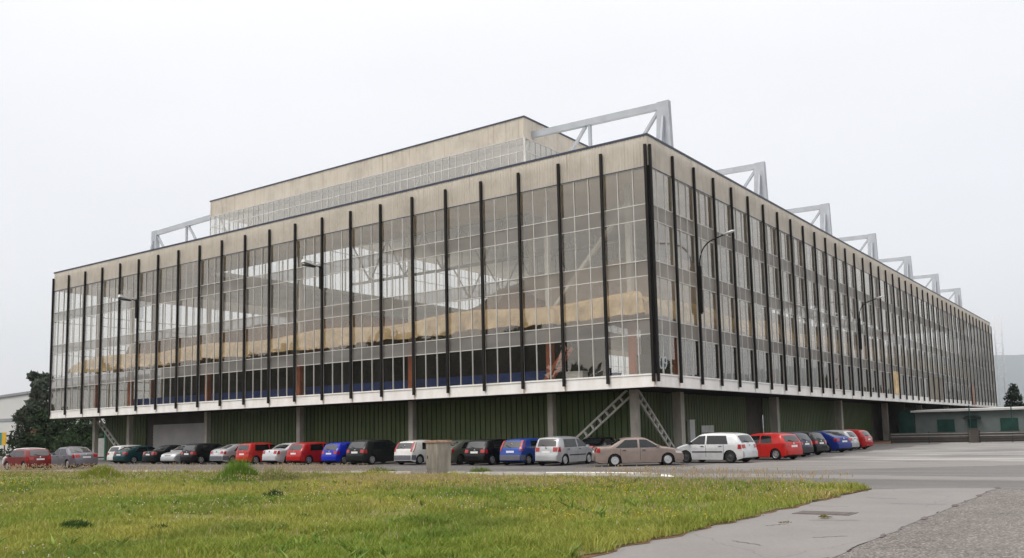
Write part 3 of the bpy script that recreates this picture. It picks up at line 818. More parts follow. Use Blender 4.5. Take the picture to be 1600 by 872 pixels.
# notice boards and cabinets on the recessed wall
b = MB(); b.box(-3.97,-3.75,12.3,13.1,.55,2.38); b.box(-3.99,-3.73,12.27,13.13,2.38,2.43); tag(b.build('switch_cabinet', M['whitebox']), 'tall narrow white cabinet standing at the green wall beside a column', 'cabinet')
b = MB()
for r_ in range(2):
    for c in range(3): b.box(-3.97,-3.90,14.55+c*.72,15.22+c*.72,.95+r_*.56,1.46+r_*.56)
b.box(-3.985,-3.92,14.5,16.7,.9,.945); tag(b.build('notice_board', M['whitebox']), 'pale notice board in square panels on the green wall behind the silver hatchback', 'notice board')
# ------------------------------------------------------------------ cars
def resample(pts, step):
    P_ = np.array(pts, float); d = np.r_[0, np.cumsum(np.hypot(*np.diff(P_, axis=0).T))]
    n = max(8, int(d[-1]/step)); s = np.linspace(0, d[-1], n)
    return np.c_[np.interp(s, d, P_[:,0]), np.interp(s, d, P_[:,1])]
STY = {}
# profiles run from the rear bumper over the roof to the front bumper, x forward, z up
STY['hatch'] = dict(L=3.95, W=1.67, wb=2.48, ro=.68, belt=.90,
    prof=[(-1.97,.26),(-1.965,.55),(-1.93,.66),(-1.88,.90),(-1.62,1.30),(-1.50,1.385),(-1.2,1.42),(-.4,1.45),(.2,1.43),(.42,1.37),(1.08,.95),(1.45,.86),(1.78,.74),(1.92,.60),(1.965,.42),(1.97,.24)],
    rear=(.93,1.33), wind=(1.00,1.38), tail=(.68,.90), side=[[(-1.22,.92),(-.03,.92),(-.03,1.34),(-1.08,1.33)],[(.06,.92),(1.02,.92),(.42,1.32),(.06,1.34)]])
STY['upright'] = dict(L=3.80, W=1.66, wb=2.45, ro=.66, belt=.95,
    prof=[(-1.90,.26),(-1.895,.56),(-1.86,.66),(-1.82,.95),(-1.66,1.38),(-1.56,1.47),(-1.2,1.50),(-.4,1.52),(.15,1.50),(.38,1.43),(1.10,1.0),(1.45,.90),(1.72,.78),(1.85,.62),(1.895,.42),(1.90,.24)],
    rear=(.99,1.41), wind=(1.05,1.44), tail=(.74,1.0), side=[[(-1.34,.97),(-.05,.97),(-.05,1.41),(-1.26,1.40)],[(.04,.97),(1.04,.99),(.40,1.39),(.04,1.41)]])
STY['tall_tail'] = dict(STY['hatch'], tail=(.78,1.36), rear=(.96,1.33))
STY['sedan'] = dict(L=4.50, W=1.72, wb=2.69, ro=.98, belt=.88,
    prof=[(-2.25,.27),(-2.245,.58),(-2.21,.70),(-2.16,.93),(-2.05,.98),(-1.45,1.0),(-.88,1.33),(-.65,1.39),(-.1,1.42),(.25,1.395),(.42,1.34),(1.08,.95),(1.6,.87),(2.08,.77),(2.20,.64),(2.245,.45),(2.25,.26)],
    rear=(1.03,1.32), wind=(.99,1.35), tail=(.70,.93), side=[[(-1.22,.92),(-.10,.92),(-.10,1.32),(-.72,1.31)],[(.0,.92),(1.0,.92),(.36,1.31),(.0,1.325)]])
STY['estate'] = dict(L=4.35, W=1.70, wb=2.58, ro=.86, belt=.90,
    prof=[(-2.17,.26),(-2.165,.56),(-2.13,.66),(-2.08,.92),(-1.86,1.33),(-1.74,1.41),(-1.2,1.45),(-.4,1.46),(.2,1.43),(.42,1.37),(1.12,.95),(1.6,.86),(2.0,.74),(2.12,.62),(2.165,.42),(2.17,.24)],
    rear=(.95,1.34), wind=(1.0,1.38), tail=(.68,.90), side=[[(-1.72,.93),(-.85,.93),(-.85,1.36),(-1.58,1.34)],[(-.77,.92),(.02,.92),(.02,1.36),(-.77,1.36)],[(.1,.92),(1.06,.92),(.42,1.33),(.1,1.36)]])
STY['coupe'] = dict(L=4.35, W=1.74, wb=2.6, ro=.85, belt=.88,
    prof=[(-2.17,.27),(-2.165,.58),(-2.12,.72),(-2.05,.97),(-1.72,1.10),(-1.1,1.33),(-.7,1.39),(-.1,1.41),(.25,1.38),(.45,1.32),(1.15,.93),(1.6,.86),(2.0,.74),(2.12,.62),(2.165,.42),(2.17,.25)],
    rear=(1.08,1.33), wind=(.98,1.33), tail=(.74,.94), side=[[(-1.25,.95),(-.12,.92),(-.12,1.32),(-.80,1.30)],[(-.02,.92),(1.04,.92),(.38,1.29),(-.02,1.32)]])
TY_R = .30
def tyre_mesh():
    b = MB(); r = TY_R
    b.lathe([(r*.66,-.085),(r*.9,-.095),(r*.985,-.075),(r,-.03),(r,.03),(r*.985,.075),(r*.9,.095),(r*.66,.085),(r*.66,-.085)],'y',(0,0,0),24)
    return b.mesh('tyre', M['black'], True)
def rim_mesh(kind):
    b = MB(); r = TY_R*.66
    b.lathe([(r,-.086),(r*.97,-.092),(r*.9,-.085),(r*.88,-.055),(r*.88,.06)],'y',(0,0,0),20)
    if kind in ('steel','hubcap'):
        b.lathe([(0,-.085),(r*.35,-.082),(r*.6,-.066),(r*.9,-.070)] if kind=='steel' else [(0,-.092),(r*.25,-.092),(r*.4,-.082),(r*.75,-.088),(r*.93,-.080)],'y',(0,0,0),20)
    else:
        n = 5 if kind=='five' else 8
        b.lathe([(0,-.075),(r*.2,-.075),(r*.24,-.06)],'y',(0,0,0),14)
        for k in range(n):
            a = 2*math.pi*k/n
            b.bar((r*.1*math.cos(a),-.066,r*.1*math.sin(a)),(r*.93*math.cos(a),-.074,r*.93*math.sin(a)),.075 if n==5 else .05,.03,up=(0,1,0))
    o = b.mesh('rim', M['steelrim' if kind=='steel' else 'rim'], False)
    return o
def disc_mesh():
    b = MB(); b.lathe([(0,-.03),(TY_R*.6,-.03),(TY_R*.6,.03)],'y',(0,0,0),16); return b.mesh('brake_disc', M['steelrim'])
TY = tyre_mesh(); RIM = {k: rim_mesh(k) for k in ('five','eight','steel','hubcap')}; DISC = disc_mesh()
PAINT = {}
def paint(name, c, metal=0.0, rough=.35):
    if name not in PAINT: PAINT[name] = carpaint(name+'_paint', c, metal, rough)
    return PAINT[name]
def car(name, label, style, pm, x, y, head, rim='five', bumper=None, scale=1.0, hz=1.0, strip=False, plate=True, antenna=False, mirror=None, cat='car', tailmat='red_lens', three=False):
    S = STY[style]; L = S['L']; W = S['W']; zb = S['belt']
    root = empty(name, (x,y,0), R(head), label, cat, 'cars parked at the hall')
    root.scale = (scale, scale, scale*hz)
    P_ = resample(S['prof'], .045)
    for _ in range(3):
        Q = P_.copy(); Q[1:-1] = .25*P_[:-2]+.5*P_[1:-1]+.25*P_[2:]; P_ = Q
    P_[:,0] = np.maximum.accumulate(P_[:,0] + np.arange(len(P_))*1e-5)
    H = P_[:,1].max()
    rw = -L/2+S['ro']; fw = rw+S['wb']; ar = TY_R+.055
    def zlow(xx):
        base = .165 + .10*max(0,(abs(xx)-(L/2-.45))/.45)**2
        for xw in (rw, fw):
            if abs(xx-xw) < ar: base = max(base, TY_R-.01+math.sqrt(ar*ar-(xx-xw)**2))
        return base
    def hw(xx, z_, zt=None):
        e = max(0,(abs(xx)-(L/2-.55))/.55); w = W/2*(1-.15*e**2.2)
        if z_ < zb: w *= 1-.045*((zb-.25-z_)/.65)**2 if z_ < zb-.25 else 1
        else: w *= 1-.19*((z_-zb)/(H-zb))**1.15
        if zt is not None:
            d = zt-z_
            if d < .07: w *= 1-.045*(1-max(d,0)/.07)**2
        return w
    ROW = 9; US = (-1,-.8,-.4,0,.4,.8,1)
    V = []; F = []; MI = []
    n = len(P_)
    zl = [min(zlow(p[0]), p[1]) for p in P_]
    for sgn in (1,-1):
        b0 = len(V)
        for k,(px,pz) in enumerate(P_):
            for j in range(ROW+1):
                z_ = zl[k]+(pz-zl[k])*j/ROW
                V.append((px, sgn*hw(px,z_,pz), z_))
        for k in range(n-1):
            for j in range(ROW):
                a = b0+k*(ROW+1)+j; c = a+ROW+1
                F.append((a,c,c+1,a+1) if sgn < 0 else (a,a+1,c+1,c)); MI.append(0)
    # top strip
    b0 = len(V)
    for k,(px,pz) in enumerate(P_):
        wt = hw(px,pz,pz); t = P_[min(k+1,n-1)]-P_[max(k-1,0)]; t /= max(1e-6,np.hypot(*t)); nx, nz = -t[1], t[0]
        for u in US:
            cr = .045*(1-u*u)
            V.append((px+nx*cr, u*wt, pz+nz*cr))
    m_ = len(US)
    for k in range(n-1):
        for j in range(m_-1):
            a = b0+k*m_+j; c = a+m_
            F.append((a,a+1,c+1,c)); MI.append(0)
    # underside
    for k in range(n-1):
        a = k*(ROW+1); c = (k+1)*(ROW+1); o_ = n*(ROW+1)
        F.append((a,c,c+o_,a+o_)); MI.append(1)
    me = bpy.data.meshes.new('car_body'); me.from_pydata(V, [], F); me.materials.append(pm); me.materials.append(M['black'])
    me.polygons.foreach_set('material_index', MI)
    bm = bmesh.new(); bm.from_mesh(me); bmesh.ops.remove_doubles(bm, verts=bm.verts, dist=.0015); bmesh.ops.recalc_face_normals(bm, faces=bm.faces); bm.to_mesh(me); bm.free()
    me.polygons.foreach_set('use_smooth', [True]*len(me.polygons))
    try: me.set_sharp_from_angle(angle=R(38))
    except Exception: pass
    body = link('body', me, root)
    def top_patch(b, z0, z1, u0, u1, off, rearside=True, nu=8):
        idx = [k for k in range(n) if z0 <= P_[k,1] <= z1 and ((P_[k,0] < -.3) if rearside else (P_[k,0] > .0))]
        if len(idx) < 2: return
        b0 = len(b.v)
        for k in idx:
            px,pz = P_[k]; wt = hw(px,pz,pz); t = P_[min(k+1,n-1)]-P_[max(k-1,0)]; t /= np.hypot(*t); nx,nz = -t[1],t[0]
            for q in range(nu+1):
                u = u0+(u1-u0)*q/nu; cr = .045*(1-u*u)+off
                b.v.append((px+nx*cr, u*wt, pz+nz*cr))
        for i in range(len(idx)-1):
            for q in range(nu):
                a = b0+i*(nu+1)+q; c = a+nu+1; b.f.append((a,a+1,c+1,c)); b.mi.append(b.cur)
    def side_patch(b, quad, sgn, off, nx_=8, nz_=5):
        b0 = len(b.v)
        (xa,za),(xb,zb_),(xc,zc),(xd,zd) = quad
        for i in range(nx_+1):
            s = i/nx_
            for j in range(nz_+1):
                t = j/nz_
                xx = (xa*(1-s)+xb*s)*(1-t)+(xd*(1-s)+xc*s)*t; zz = (za*(1-s)+zb_*s)*(1-t)+(zd*(1-s)+zc*s)*t
                b.v.append((xx, sgn*(hw(xx,zz)+off), zz))
        for i in range(nx_):
            for j in range(nz_):
                a = b0+i*(nz_+1)+j; c = a+nz_+1; b.f.append((a,c,c+1,a+1)); b.mi.append(b.cur)
    b = MB(); top_patch(b, S['rear'][0], S['rear'][1], -.84, .84, .008); b.build('rear_window', M['rearscreen'], root, True)
    b = MB(); top_patch(b, S['wind'][0], S['wind'][1], -.88, .88, .008, False); b.build('windscreen', M['rearscreen'], root, True)
    for sgn in (1,-1):
        sides = S['side']
        if three: sides = [[(sides[0][0][0]+.12,sides[0][0][1]),(-.33,.92),(-.33,sides[0][2][1]),(sides[0][3][0]+.1,sides[0][3][1])],[(-.25,.92),sides[1][1],sides[1][2],(-.25,sides[1][3][1])]]
        for q in sides:
            b = MB(); side_patch(b, q, sgn, .006); b.build('side_window', M['carglass'], root, True)
        # door gap and handles
        d = MB()
        xs = [.02 if not three else -.29] + ([] if three else [sides[0][0][0]+.25])
        for xx in xs: side_patch(d, [(xx-.008,.30),(xx+.008,.30),(xx+.008,zb),(xx-.008,zb)], sgn, .003, 1, 8)
        d.build('door_gap', M['black'], body)
        for xx in xs:
            h = MB(); hx = xx+.10; h.box(hx,hx+.17,0,.03,zb-.10,zb-.065)
            o = h.build('door_handle', M['plastic'], root); o.location = (0, sgn*hw(hx,zb-.1)-(.03 if sgn < 0 else 0)+.001*sgn, 0)
        mm = MB(); mm.v = []; mm.box(-.07,.06,-.02,.16,0,.13)
        for v_i,vv in enumerate(mm.v): mm.v[v_i] = (vv[0]*(1 if vv[2] < .1 else .6), vv[1]*sgn, vv[2])
        o = mm.build('wing_mirror', mirror and M[mirror] or pm, root); o.location = (.93, sgn*(hw(.93,.95)-.01), .93)
        if strip:
            d = MB(); side_patch(d, [(rw+ar+.03,.52),(fw-ar-.03,.52),(fw-ar-.03,.58),(rw+ar+.03,.58)], sgn, .012, 6, 1); d.build('side_strip', M['plastic'], root)
        # tail light
        b = MB(); z0,z1 = S['tail']; tallt = z1-z0 > .4
        u = sorted((sgn*(.84 if tallt else .62), sgn*1.0)); top_patch(b, z0, z1, u[0], u[1], .026 if tallt else .014, True, 3)
        xr = min(P_[k,0] for k in range(n) if z0 < P_[k,1] < z1); xr2 = max(P_[k,0] for k in range(n) if z0 < P_[k,1] < z1 and P_[k,0] < -.9)
        side_patch(b, [(xr+.01,z0),(xr+(.07 if tallt else .20),z0),(xr2+(.05 if tallt else .14),z1),(xr2,z1)], sgn, .024 if tallt else .012, 3, 4)
        b.build('tail_light', M[tailmat], root)
        b = MB(); u = sorted((sgn*.50, sgn*.98)); top_patch(b, .56, .74, u[0], u[1], .012, False, 4)
        side_patch(b, [(L/2-.42,.62),(L/2-.09,.58),(L/2-.16,.72),(L/2-.45,.72)], sgn, .010, 3, 3)
        b.build('head_light', M['clear_lens'], root)
    b = MB(); b.box(-L/2+.25,L/2-.3,-W*.33,W*.33,.13,.32); b.box(-L/2+.45,rw-.36,W*.16,W*.24,.10,.135); b.build('underbody_shade_block', M['black'], body)  # black floor box added to block light and deepen the shadow below
    bmat = M[bumper] if bumper else pm
    b = MB(); top_patch(b, .29, .60, -1, 1, .03)
    for sgn in (1,-1): side_patch(b, [(-L/2+.01,.30),(rw-ar,.30),(rw-ar,.58),(-L/2+.01,.60)], sgn, .02, 5, 3)
    b.build('rear_bumper', bmat, root, True)
    b = MB(); top_patch(b, .27, .54, -1, 1, .03, False)
    for sgn in (1,-1): side_patch(b, [(fw+ar,.28),(L/2-.01,.28),(L/2-.01,.54),(fw+ar,.52)], sgn, .02, 5, 3)
    b.build('front_bumper', bmat, root, True)
    b = MB(); top_patch(b, .57, .66, -.42, .42, .010, False); b.build('grille', M['plastic'], root)
    b = MB(); zb_ = .5*(S['tail'][0]+S['tail'][1])+.06; kx = [k for k in range(n) if zb_-.03 < P_[k,1] < zb_+.03 and P_[k,0] < -.9]
    if kx:
        b.lathe([(0,-.012),(.05,-.012),(.058,0)],'y',(0,0,0),12); o = b.build('badge', M['chrome'], root); o.location = (P_[kx[0],0]-.05, 0, zb_+.02); o.rotation_euler = (0,0,R(-90))
    b = MB(); zz = S['rear'][0]; kx = [k for k in range(n) if zz <= P_[k,1] <= zz+.14 and P_[k,0] < -.3]
    if len(kx) > 1:
        k0, k1 = kx[0], kx[-1]; b.bar((P_[k0,0]-.06,.0,P_[k0,1]+.02),(P_[k1,0]-.05,.36,P_[k1,1]+.03),.022); b.build('rear_wiper', M['black'], root)
    d = MB(); top_patch(d, .615, .635, -.86, .86, .014); d.build('tailgate_gap', M['black'], body)
    if plate:
        zp = .74 if not bumper else .76
        px = min(P_[k,0] for k in range(n) if zp-.05 < P_[k,1] < zp+.05)
        b = MB(); b.box(px-.055,px-.043,-.26,.26,zp-.055,zp+.055); b.build('number_plate', M['plate'], root)
    px = L/2
    b = MB(); b.box(px+.035,px+.047,-.26,.26,.38,.49); b.build('number_plate', M['plate'], root)
    for xw in (rw, fw):
        for sgn in (1,-1):
            w = link('wheel', TY, root); w.location = (xw, sgn*(W/2-.115), TY_R); w.rotation_euler = (0, R(random.uniform(0,70)), 0 if sgn < 0 else math.pi)
            link('rim', RIM[rim], w); link('brake_disc', DISC, w)
    if antenna:
        b = MB(); b.bar((-1.2,0,H-.01),(-1.42,0,H+.16),.02); b.build('aerial', M['black'], root)
    return root
red = paint('bright_red', (.36,.010,.010)); dred = paint('dark_red', (.15,.010,.010)); orangered = paint('orange_red', (.42,.016,.012))
black = paint('black', (.004,.004,.0045)); dgreen = paint('dark_green_black', (.004,.009,.0085)); teal_ = paint('dark_teal', (.008,.04,.045))
silver = paint('silver', (.44,.45,.46), .45, .35); white = paint('white', (.62,.62,.59)); bsilver = paint('pale_silver', (.56,.57,.58), .35, .35)
blue_ = paint('vivid_blue', (.006,.02,.36)); nblue = paint('navy', (.006,.010,.04)); dblue = paint('mid_blue', (.008,.025,.18)); pblue = paint('royal_blue', (.014,.055,.28), .2)
olive = paint('olive_grey', (.11,.12,.095), .35, .35); rose = paint('dusty_rose', (.27,.215,.19), .35, .4); grey = paint('mauve_grey', (.165,.155,.175), .4, .35); cream = paint('cream', (.60,.56,.42))
gunm = paint('gunmetal', (.012,.014,.0135), .2, .35)
def nose_in(xr, style, yr=-4.62, dh=0):   # rear bumper at y = yr, nose towards the hall
    return dict(x=xr, y=yr+STY[style]['L']/2, head=90+dh)
def C(name, label, style, pm, xr, yr=-4.62, dh=0, **k):
    q = nose_in(xr, style, yr, dh); return car(name, label, style, pm, q['x'], q['y'], q['head'], **k)
C('hatchback', 'silver five door hatchback with black bumper strip beside the dusty pink saloon', 'upright', silver, -4.15, -5.0, strip=True, rim='hubcap', plate=True)
C('hatchback', 'royal blue hatchback with tall red tail lamps and dark grey bumper', 'tall_tail', pblue, -6.72, -4.75, bumper='greyplastic', three=True)
C('hatchback', 'black hatchback with round red tail lamps and low white number plate', 'hatch', black, -9.25, -4.75, antenna=True)
C('coupe', 'olive grey coupe partly hidden by the concrete cabinet', 'coupe', olive, -11.9, -4.6, rim='steel')
C('hatchback', 'white hatchback with wide dark bumper and tall red tail lamp', 'tall_tail', white, -15.0, -4.5, bumper='greyplastic', three=True, rim='hubcap', plate=False)
C('hatchback', 'black rounded hatchback with gunmetal tailgate between the blue and the white car', 'hatch', gunm, -18.85, -4.65, scale=1.07, rim='eight')
C('hatchback', 'vivid bright blue small hatchback between a red and a black one', 'hatch', blue_, -21.7, -4.4, three=True, scale=.97)
C('hatchback', 'bright red hatchback with dark rear lamps left of the vivid blue car', 'hatch', red, -24.85, -4.6, rim='five')
C('saloon', 'white saloon between two bright red hatchbacks', 'sedan', bsilver, -27.7, -4.3, plate=False)
C('hatchback', 'small red hatchback with a roof aerial left of the white saloon', 'upright', orangered, -30.5, -4.5, scale=.97, antenna=True)
C('estate_car', 'silver saloon with full width red tail lamps left of the small red hatchback', 'coupe', silver, -33.5, -4.4, bumper='greyplastic')
C('hatchback', 'black hatchback with red lamps parked by the silver car facing out', 'hatch', black, -36.7, -4.6, rim='five', scale=1.04)
q = STY['coupe']; car('coupe', 'silver coupe parked nose outwards, showing its grille and headlamp', 'coupe', silver, -39.6, -2.4, -82, rim='five')
C('saloon', 'black saloon with white plate parked beside the dark teal car', 'sedan', dgreen, -42.3, -4.3)
C('estate_car', 'black green car standing deeper under the hall behind the silver coupe', 'estate', dgreen, -43.2, -.6)
C('coupe', 'dark teal liftback with pale stripe over the bumper, at the left end of the row', 'coupe', teal_, -46.4, -4.4, dh=3)
C('estate_car', 'white estate car just behind the teal liftback', 'estate', white, -49.2, -3.3, dh=2)
# second little row at the left
car('hatchback', 'dark red hatchback at the left edge seen from behind', 'hatch', dred, -41.3, -14.0, 178, rim='hubcap')
car('saloon', 'mauve grey saloon behind the grass left of the hall', 'sedan', grey, -41.3, -10.9, 176, rim='hubcap', scale=1.05)
car('estate_car', 'white roofed estate car hidden behind the dark red hatchback', 'estate', white, -48.0, -10.9, 178)
car('hatchback', 'white hatchback cut by the left picture edge, nose towards the lawn', 'hatch', white, -45.3, -17.6, -12)
car('hatchback', 'pale silver hatchback behind the white nose at the left edge', 'hatch', silver, -50.8, -14.4, 178)
# at the corner and along the long side
car('saloon', 'dusty pink saloon seen side on at the hall corner', 'sedan', rose, .72, -3.85, 37.6, rim='hubcap')
car('saloon', 'black saloon parked under the hall behind the dusty pink saloon', 'sedan', black, -4.6, 1.6, 90)
car('hatchback', 'silver hatchback on black steel wheels seen side on, facing left', 'hatch', bsilver, 3.35, -.10, 173, rim='steel', strip=True, scale=1.06, plate=False, mirror='plastic')
car('hatchback', 'red hatchback with spoked alloy wheels next to the silver side-on hatchback', 'hatch', orangered, 4.45, 4.35, 163, rim='eight', three=True)
car('hatchback', 'dark navy hatchback directly behind the red one on the long side', 'hatch', nblue, 3.75, 8.3, 170, bumper='plastic')
car('hatchback', 'black hatchback with red lamps between the navy and the blue car', 'hatch', black, 3.55, 11.7, 170)
car('coupe', 'mid blue coupe with bright alloy wheels under the column of the long side', 'coupe', dblue, 3.3, 17.6, 160, rim='five')
car('hatchback', 'silver roofed car squeezed between the blue coupe and the last red car', 'hatch', silver, 3.0, 21.0, 174)
car('hatchback', 'red hatchback farthest along the long side, last of the row', 'hatch', red, 3.1, 24.4, 174)
# ------------------------------------------------------------------ kerb, lawn, cabinet
LAWN_EDGE = [(-70,-24),(-50,-19.5),(-38,-17.2),(-26,-15.6),(-10.4,-14.75),(-1.4,-15.3),(5,-15.7),(8.0,-15.9),(10.5,-16.5),(14.0,-17.7),(16.1,-18.95)]
RAG = [(15.93+.07*math.sin(i*1.9)+.06*math.sin(i*.77+1), -19.2-i*.35) for i in range(70)]
LAWN = LAWN_EDGE + RAG + [(15.95,-70),(-70,-70)]
b = MB(); b.poly(LAWN, -.01, .045); tag(b.build('lawn', M['soil']), kind='structure')
kp = [(-40,-17.3),(-26,-15.35),(-10.4,-14.3),(-1.4,-13.85),(4.8,-13.5),(7.0,-13.75)]
b = MB()
for (xa,ya),(xb,yb) in zip(kp[:-1],kp[1:]):
    L = math.hypot(xb-xa,yb-ya); k = int(L/1.0)
    for i in range(k):
        t0, t1 = i/k, (i+1)/k - .012/1.0
        z_ = .13+rng.uniform(-.012,.012)
        a = Vector((xa+(xb-xa)*t0, ya+(yb-ya)*t0, 0)); c = Vector((xa+(xb-xa)*t1, ya+(yb-ya)*t1, 0)); up = Vector((0,0,z_/2))
        if abs((a.x+c.x)/2+4.25) > 1.1: b.bar(a+up, c+up, .16, z_)
tag(b.build('kerb', M['kerb']), kind='structure')
b = MB()
st = [(-3.3,-13.9,1.6),(-1.4,-13.85,2.3),(3,-13.6,2.6),(5.2,-13.5,2.2),(6.8,-13.7,1.0),(7.6,-14.0,.15)]
for (xa,ya,wa),(xb,yb,wb_) in zip(st[:-1],st[1:]): b.quad((xa,ya+.1,.014),(xb,yb+.1,.014),(xb,yb+.1+wb_,.014),(xa,ya+.1+wa,.014))
tag(b.build('pavement_strip', M['strip']), kind='structure')
# worn pale strip along the kerb and dirt edge by the path
b = MB(); ed = [(x+.03+.11*abs(math.sin(i*1.31))*abs(math.sin(i*.47+.5)), y) for i,(x,y) in enumerate(RAG)]
for i in range(len(RAG)-1): b.quad((RAG[i+1][0]-.35,RAG[i+1][1],.049),(ed[i+1][0],ed[i+1][1],.018),(ed[i][0],ed[i][1],.018),(RAG[i][0]-.35,RAG[i][1],.049))
tag(b.build('path_edge_soil', M['dirt']), kind='structure')
b = MB(); b.box(16.45,17.6,-26.6,-25.9,.0,.02); b.box(16.55,17.5,-26.52,-25.98,.02,.026)
tag(b.build('inspection_cover', M['patch']), 'dark rectangular inspection cover let into the concrete path', 'cover')
o = empty('distribution_cabinet', (-4.25,-13.65,0), R(-20), 'weathered grey concrete cabinet with rusty lid standing at the kerb', 'cabinet')
b = MB(); b.box(-.52,.52,-.36,.36,0,1.44); b.build('housing', M['cabinet'], o)
b = MB(); b.box(-.57,.57,-.41,.41,1.44,1.54); b.build('lid', M['cabtop'], o)
b = MB(); b.box(-.42,.35,-.375,-.36,.25,1.3); b.build('door', M['cabinet'], o)
b = MB(); b.box(-.36,-.31,-.39,-.375,.7,.85); b.build('lock', M['black'], o)

# ------------------------------------------------------------------ grass
def in_poly(x, y, poly):
    ins = np.zeros(len(x), bool); k = len(poly); j = k-1
    for i in range(k):
        xi, yi = poly[i]; xj, yj = poly[j]
        c = ((yi > y) != (yj > y)) & (x < (xj-xi)*(y-yi)/(yj-yi+1e-12)+xi)
        ins ^= c; j = i
    return ins
def vnoise(x, y, s, seed):
    r_ = np.random.default_rng(seed); g = r_.random((64,64)); u = x/s; v = y/s
    i = np.floor(u).astype(int); j = np.floor(v).astype(int); fu = u-i; fv = v-j; fu = fu*fu*(3-2*fu); fv = fv*fv*(3-2*fv)
    a = g[i%64,j%64]; b_ = g[(i+1)%64,j%64]; c = g[i%64,(j+1)%64]; d = g[(i+1)%64,(j+1)%64]
    return (a*(1-fu)+b_*fu)*(1-fv)+(c*(1-fu)+d*fu)*fv
def sample_lawn(n, dmin, dmax, margin=1.28):
    dep = np.sqrt(rng.random(n)*(dmax**2-dmin**2)+dmin**2); lat = (rng.random(n)-.5)*margin*1.142*dep
    f = np.array([CF.x,CF.y]); f /= np.hypot(*f); r_ = np.array([f[1],-f[0]])
    x = CP.x+f[0]*dep+r_[0]*lat; y = CP.y+f[1]*dep+r_[1]*lat
    k = in_poly(x-np.abs(rng.normal(0,.07,len(x))),y,LAWN)
    return x[k], y[k], dep[k]
def far_edge_dist(y, x):
    ex = np.array([p[0] for p in LAWN_EDGE]); ey = np.array([p[1] for p in LAWN_EDGE])
    return np.interp(x, ex, ey)-y
def blades(name, x, y, h, w, tone, lean=.5, z0=.04):
    n = len(x); az = rng.random(n)*2*np.pi; ln = lean*h*(.3+rng.random(n)); fa = rng.random(n)*np.pi*2
    dx, dy = np.cos(az)*ln, np.sin(az)*ln; wx, wy = np.cos(fa)*w/2, np.sin(fa)*w/2
    V = np.zeros((n,5,3), np.float32)
    V[:,0] = np.c_[x-wx,y-wy,np.full(n,z0)]; V[:,1] = np.c_[x+wx,y+wy,np.full(n,z0)]
    V[:,2] = np.c_[x-wx*.8+dx*.35,y-wy*.8+dy*.35,z0+h*.6]; V[:,3] = np.c_[x+wx*.8+dx*.35,y+wy*.8+dy*.35,z0+h*.6]
    V[:,4] = np.c_[x+dx,y+dy,z0+h]
    base = (np.arange(n)*5)[:,None]
    F = np.concatenate([base+np.array([0,1,3]),base+np.array([0,3,2]),base+np.array([2,3,4])],1).ravel()
    T = np.repeat(tone[:,None,:],5,1).reshape(-1,3)
    return link(name, arrays_mesh(name, V.reshape(-1,3), F, 3, M['leaf'], T))
xs, ys, ds = [], [], []
for n, a, c in ((190000,11.5,18),(170000,18,28),(150000,28,42),(100000,42,75)):
    x, y, d = sample_lawn(n, a, c); xs.append(x); ys.append(y); ds.append(d)
gx, gy, gd = map(np.concatenate, (xs, ys, ds))
keep = rng.random(len(gx)) < np.clip((vnoise(gx,gy,1.3,77)*.6+vnoise(gx,gy,.45,78)*.4-.22)*3.2, .22, 1)
gx, gy, gd = gx[keep], gy[keep], gd[keep]; n = len(gx)
n1 = vnoise(gx,gy,3.2,1); n2 = vnoise(gx,gy,.9,2); n3 = vnoise(gx,gy,7.5,3); n4 = rng.random(n)
fe = far_edge_dist(gy,gx)
G1 = np.array([.135,.215,.022]); G2 = np.array([.350,.325,.070]); G3 = np.array([.46,.345,.17]); G4 = np.array([.065,.13,.020])
n5 = vnoise(gx,gy,1.6,12); tt = np.clip(.70*n3+.55*n1+.45*n5+.5*(n4-.5)-.36-.22*np.clip((gx-4)/10,0,1), 0, 1)[:,None]
tone = G1*(1-tt)+G2*tt
dry = (np.clip((n1*.6+n2*.5-.62)*2.6,0,1)*(.25+.5*np.clip(1-np.abs(fe-3.5)/4.5,0,1)) + .06)*(n4 > .35)
tone = tone*(1-dry[:,None])+G3*dry[:,None]
dk = np.clip((vnoise(gx,gy,2.1,9)-.70)*6,0,1)*.4
tone = tone*(1-dk[:,None])+G4*dk[:,None]
tone *= (.82+.54*rng.random(n))[:,None]
h = (.04+.07*n2+.05*n1+.14*np.clip(vnoise(gx,gy,.6,55)-.62,0,1)*2)*(.5+.9*rng.random(n)) + .05*dk + .05*np.clip(1-fe/6,0,1)*rng.random(n)*(gx < -6)
w = (.008+.00042*gd)*(.7+.6*rng.random(n))
tag(blades('grass', gx, gy, h, w, tone, .8), kind='stuff')
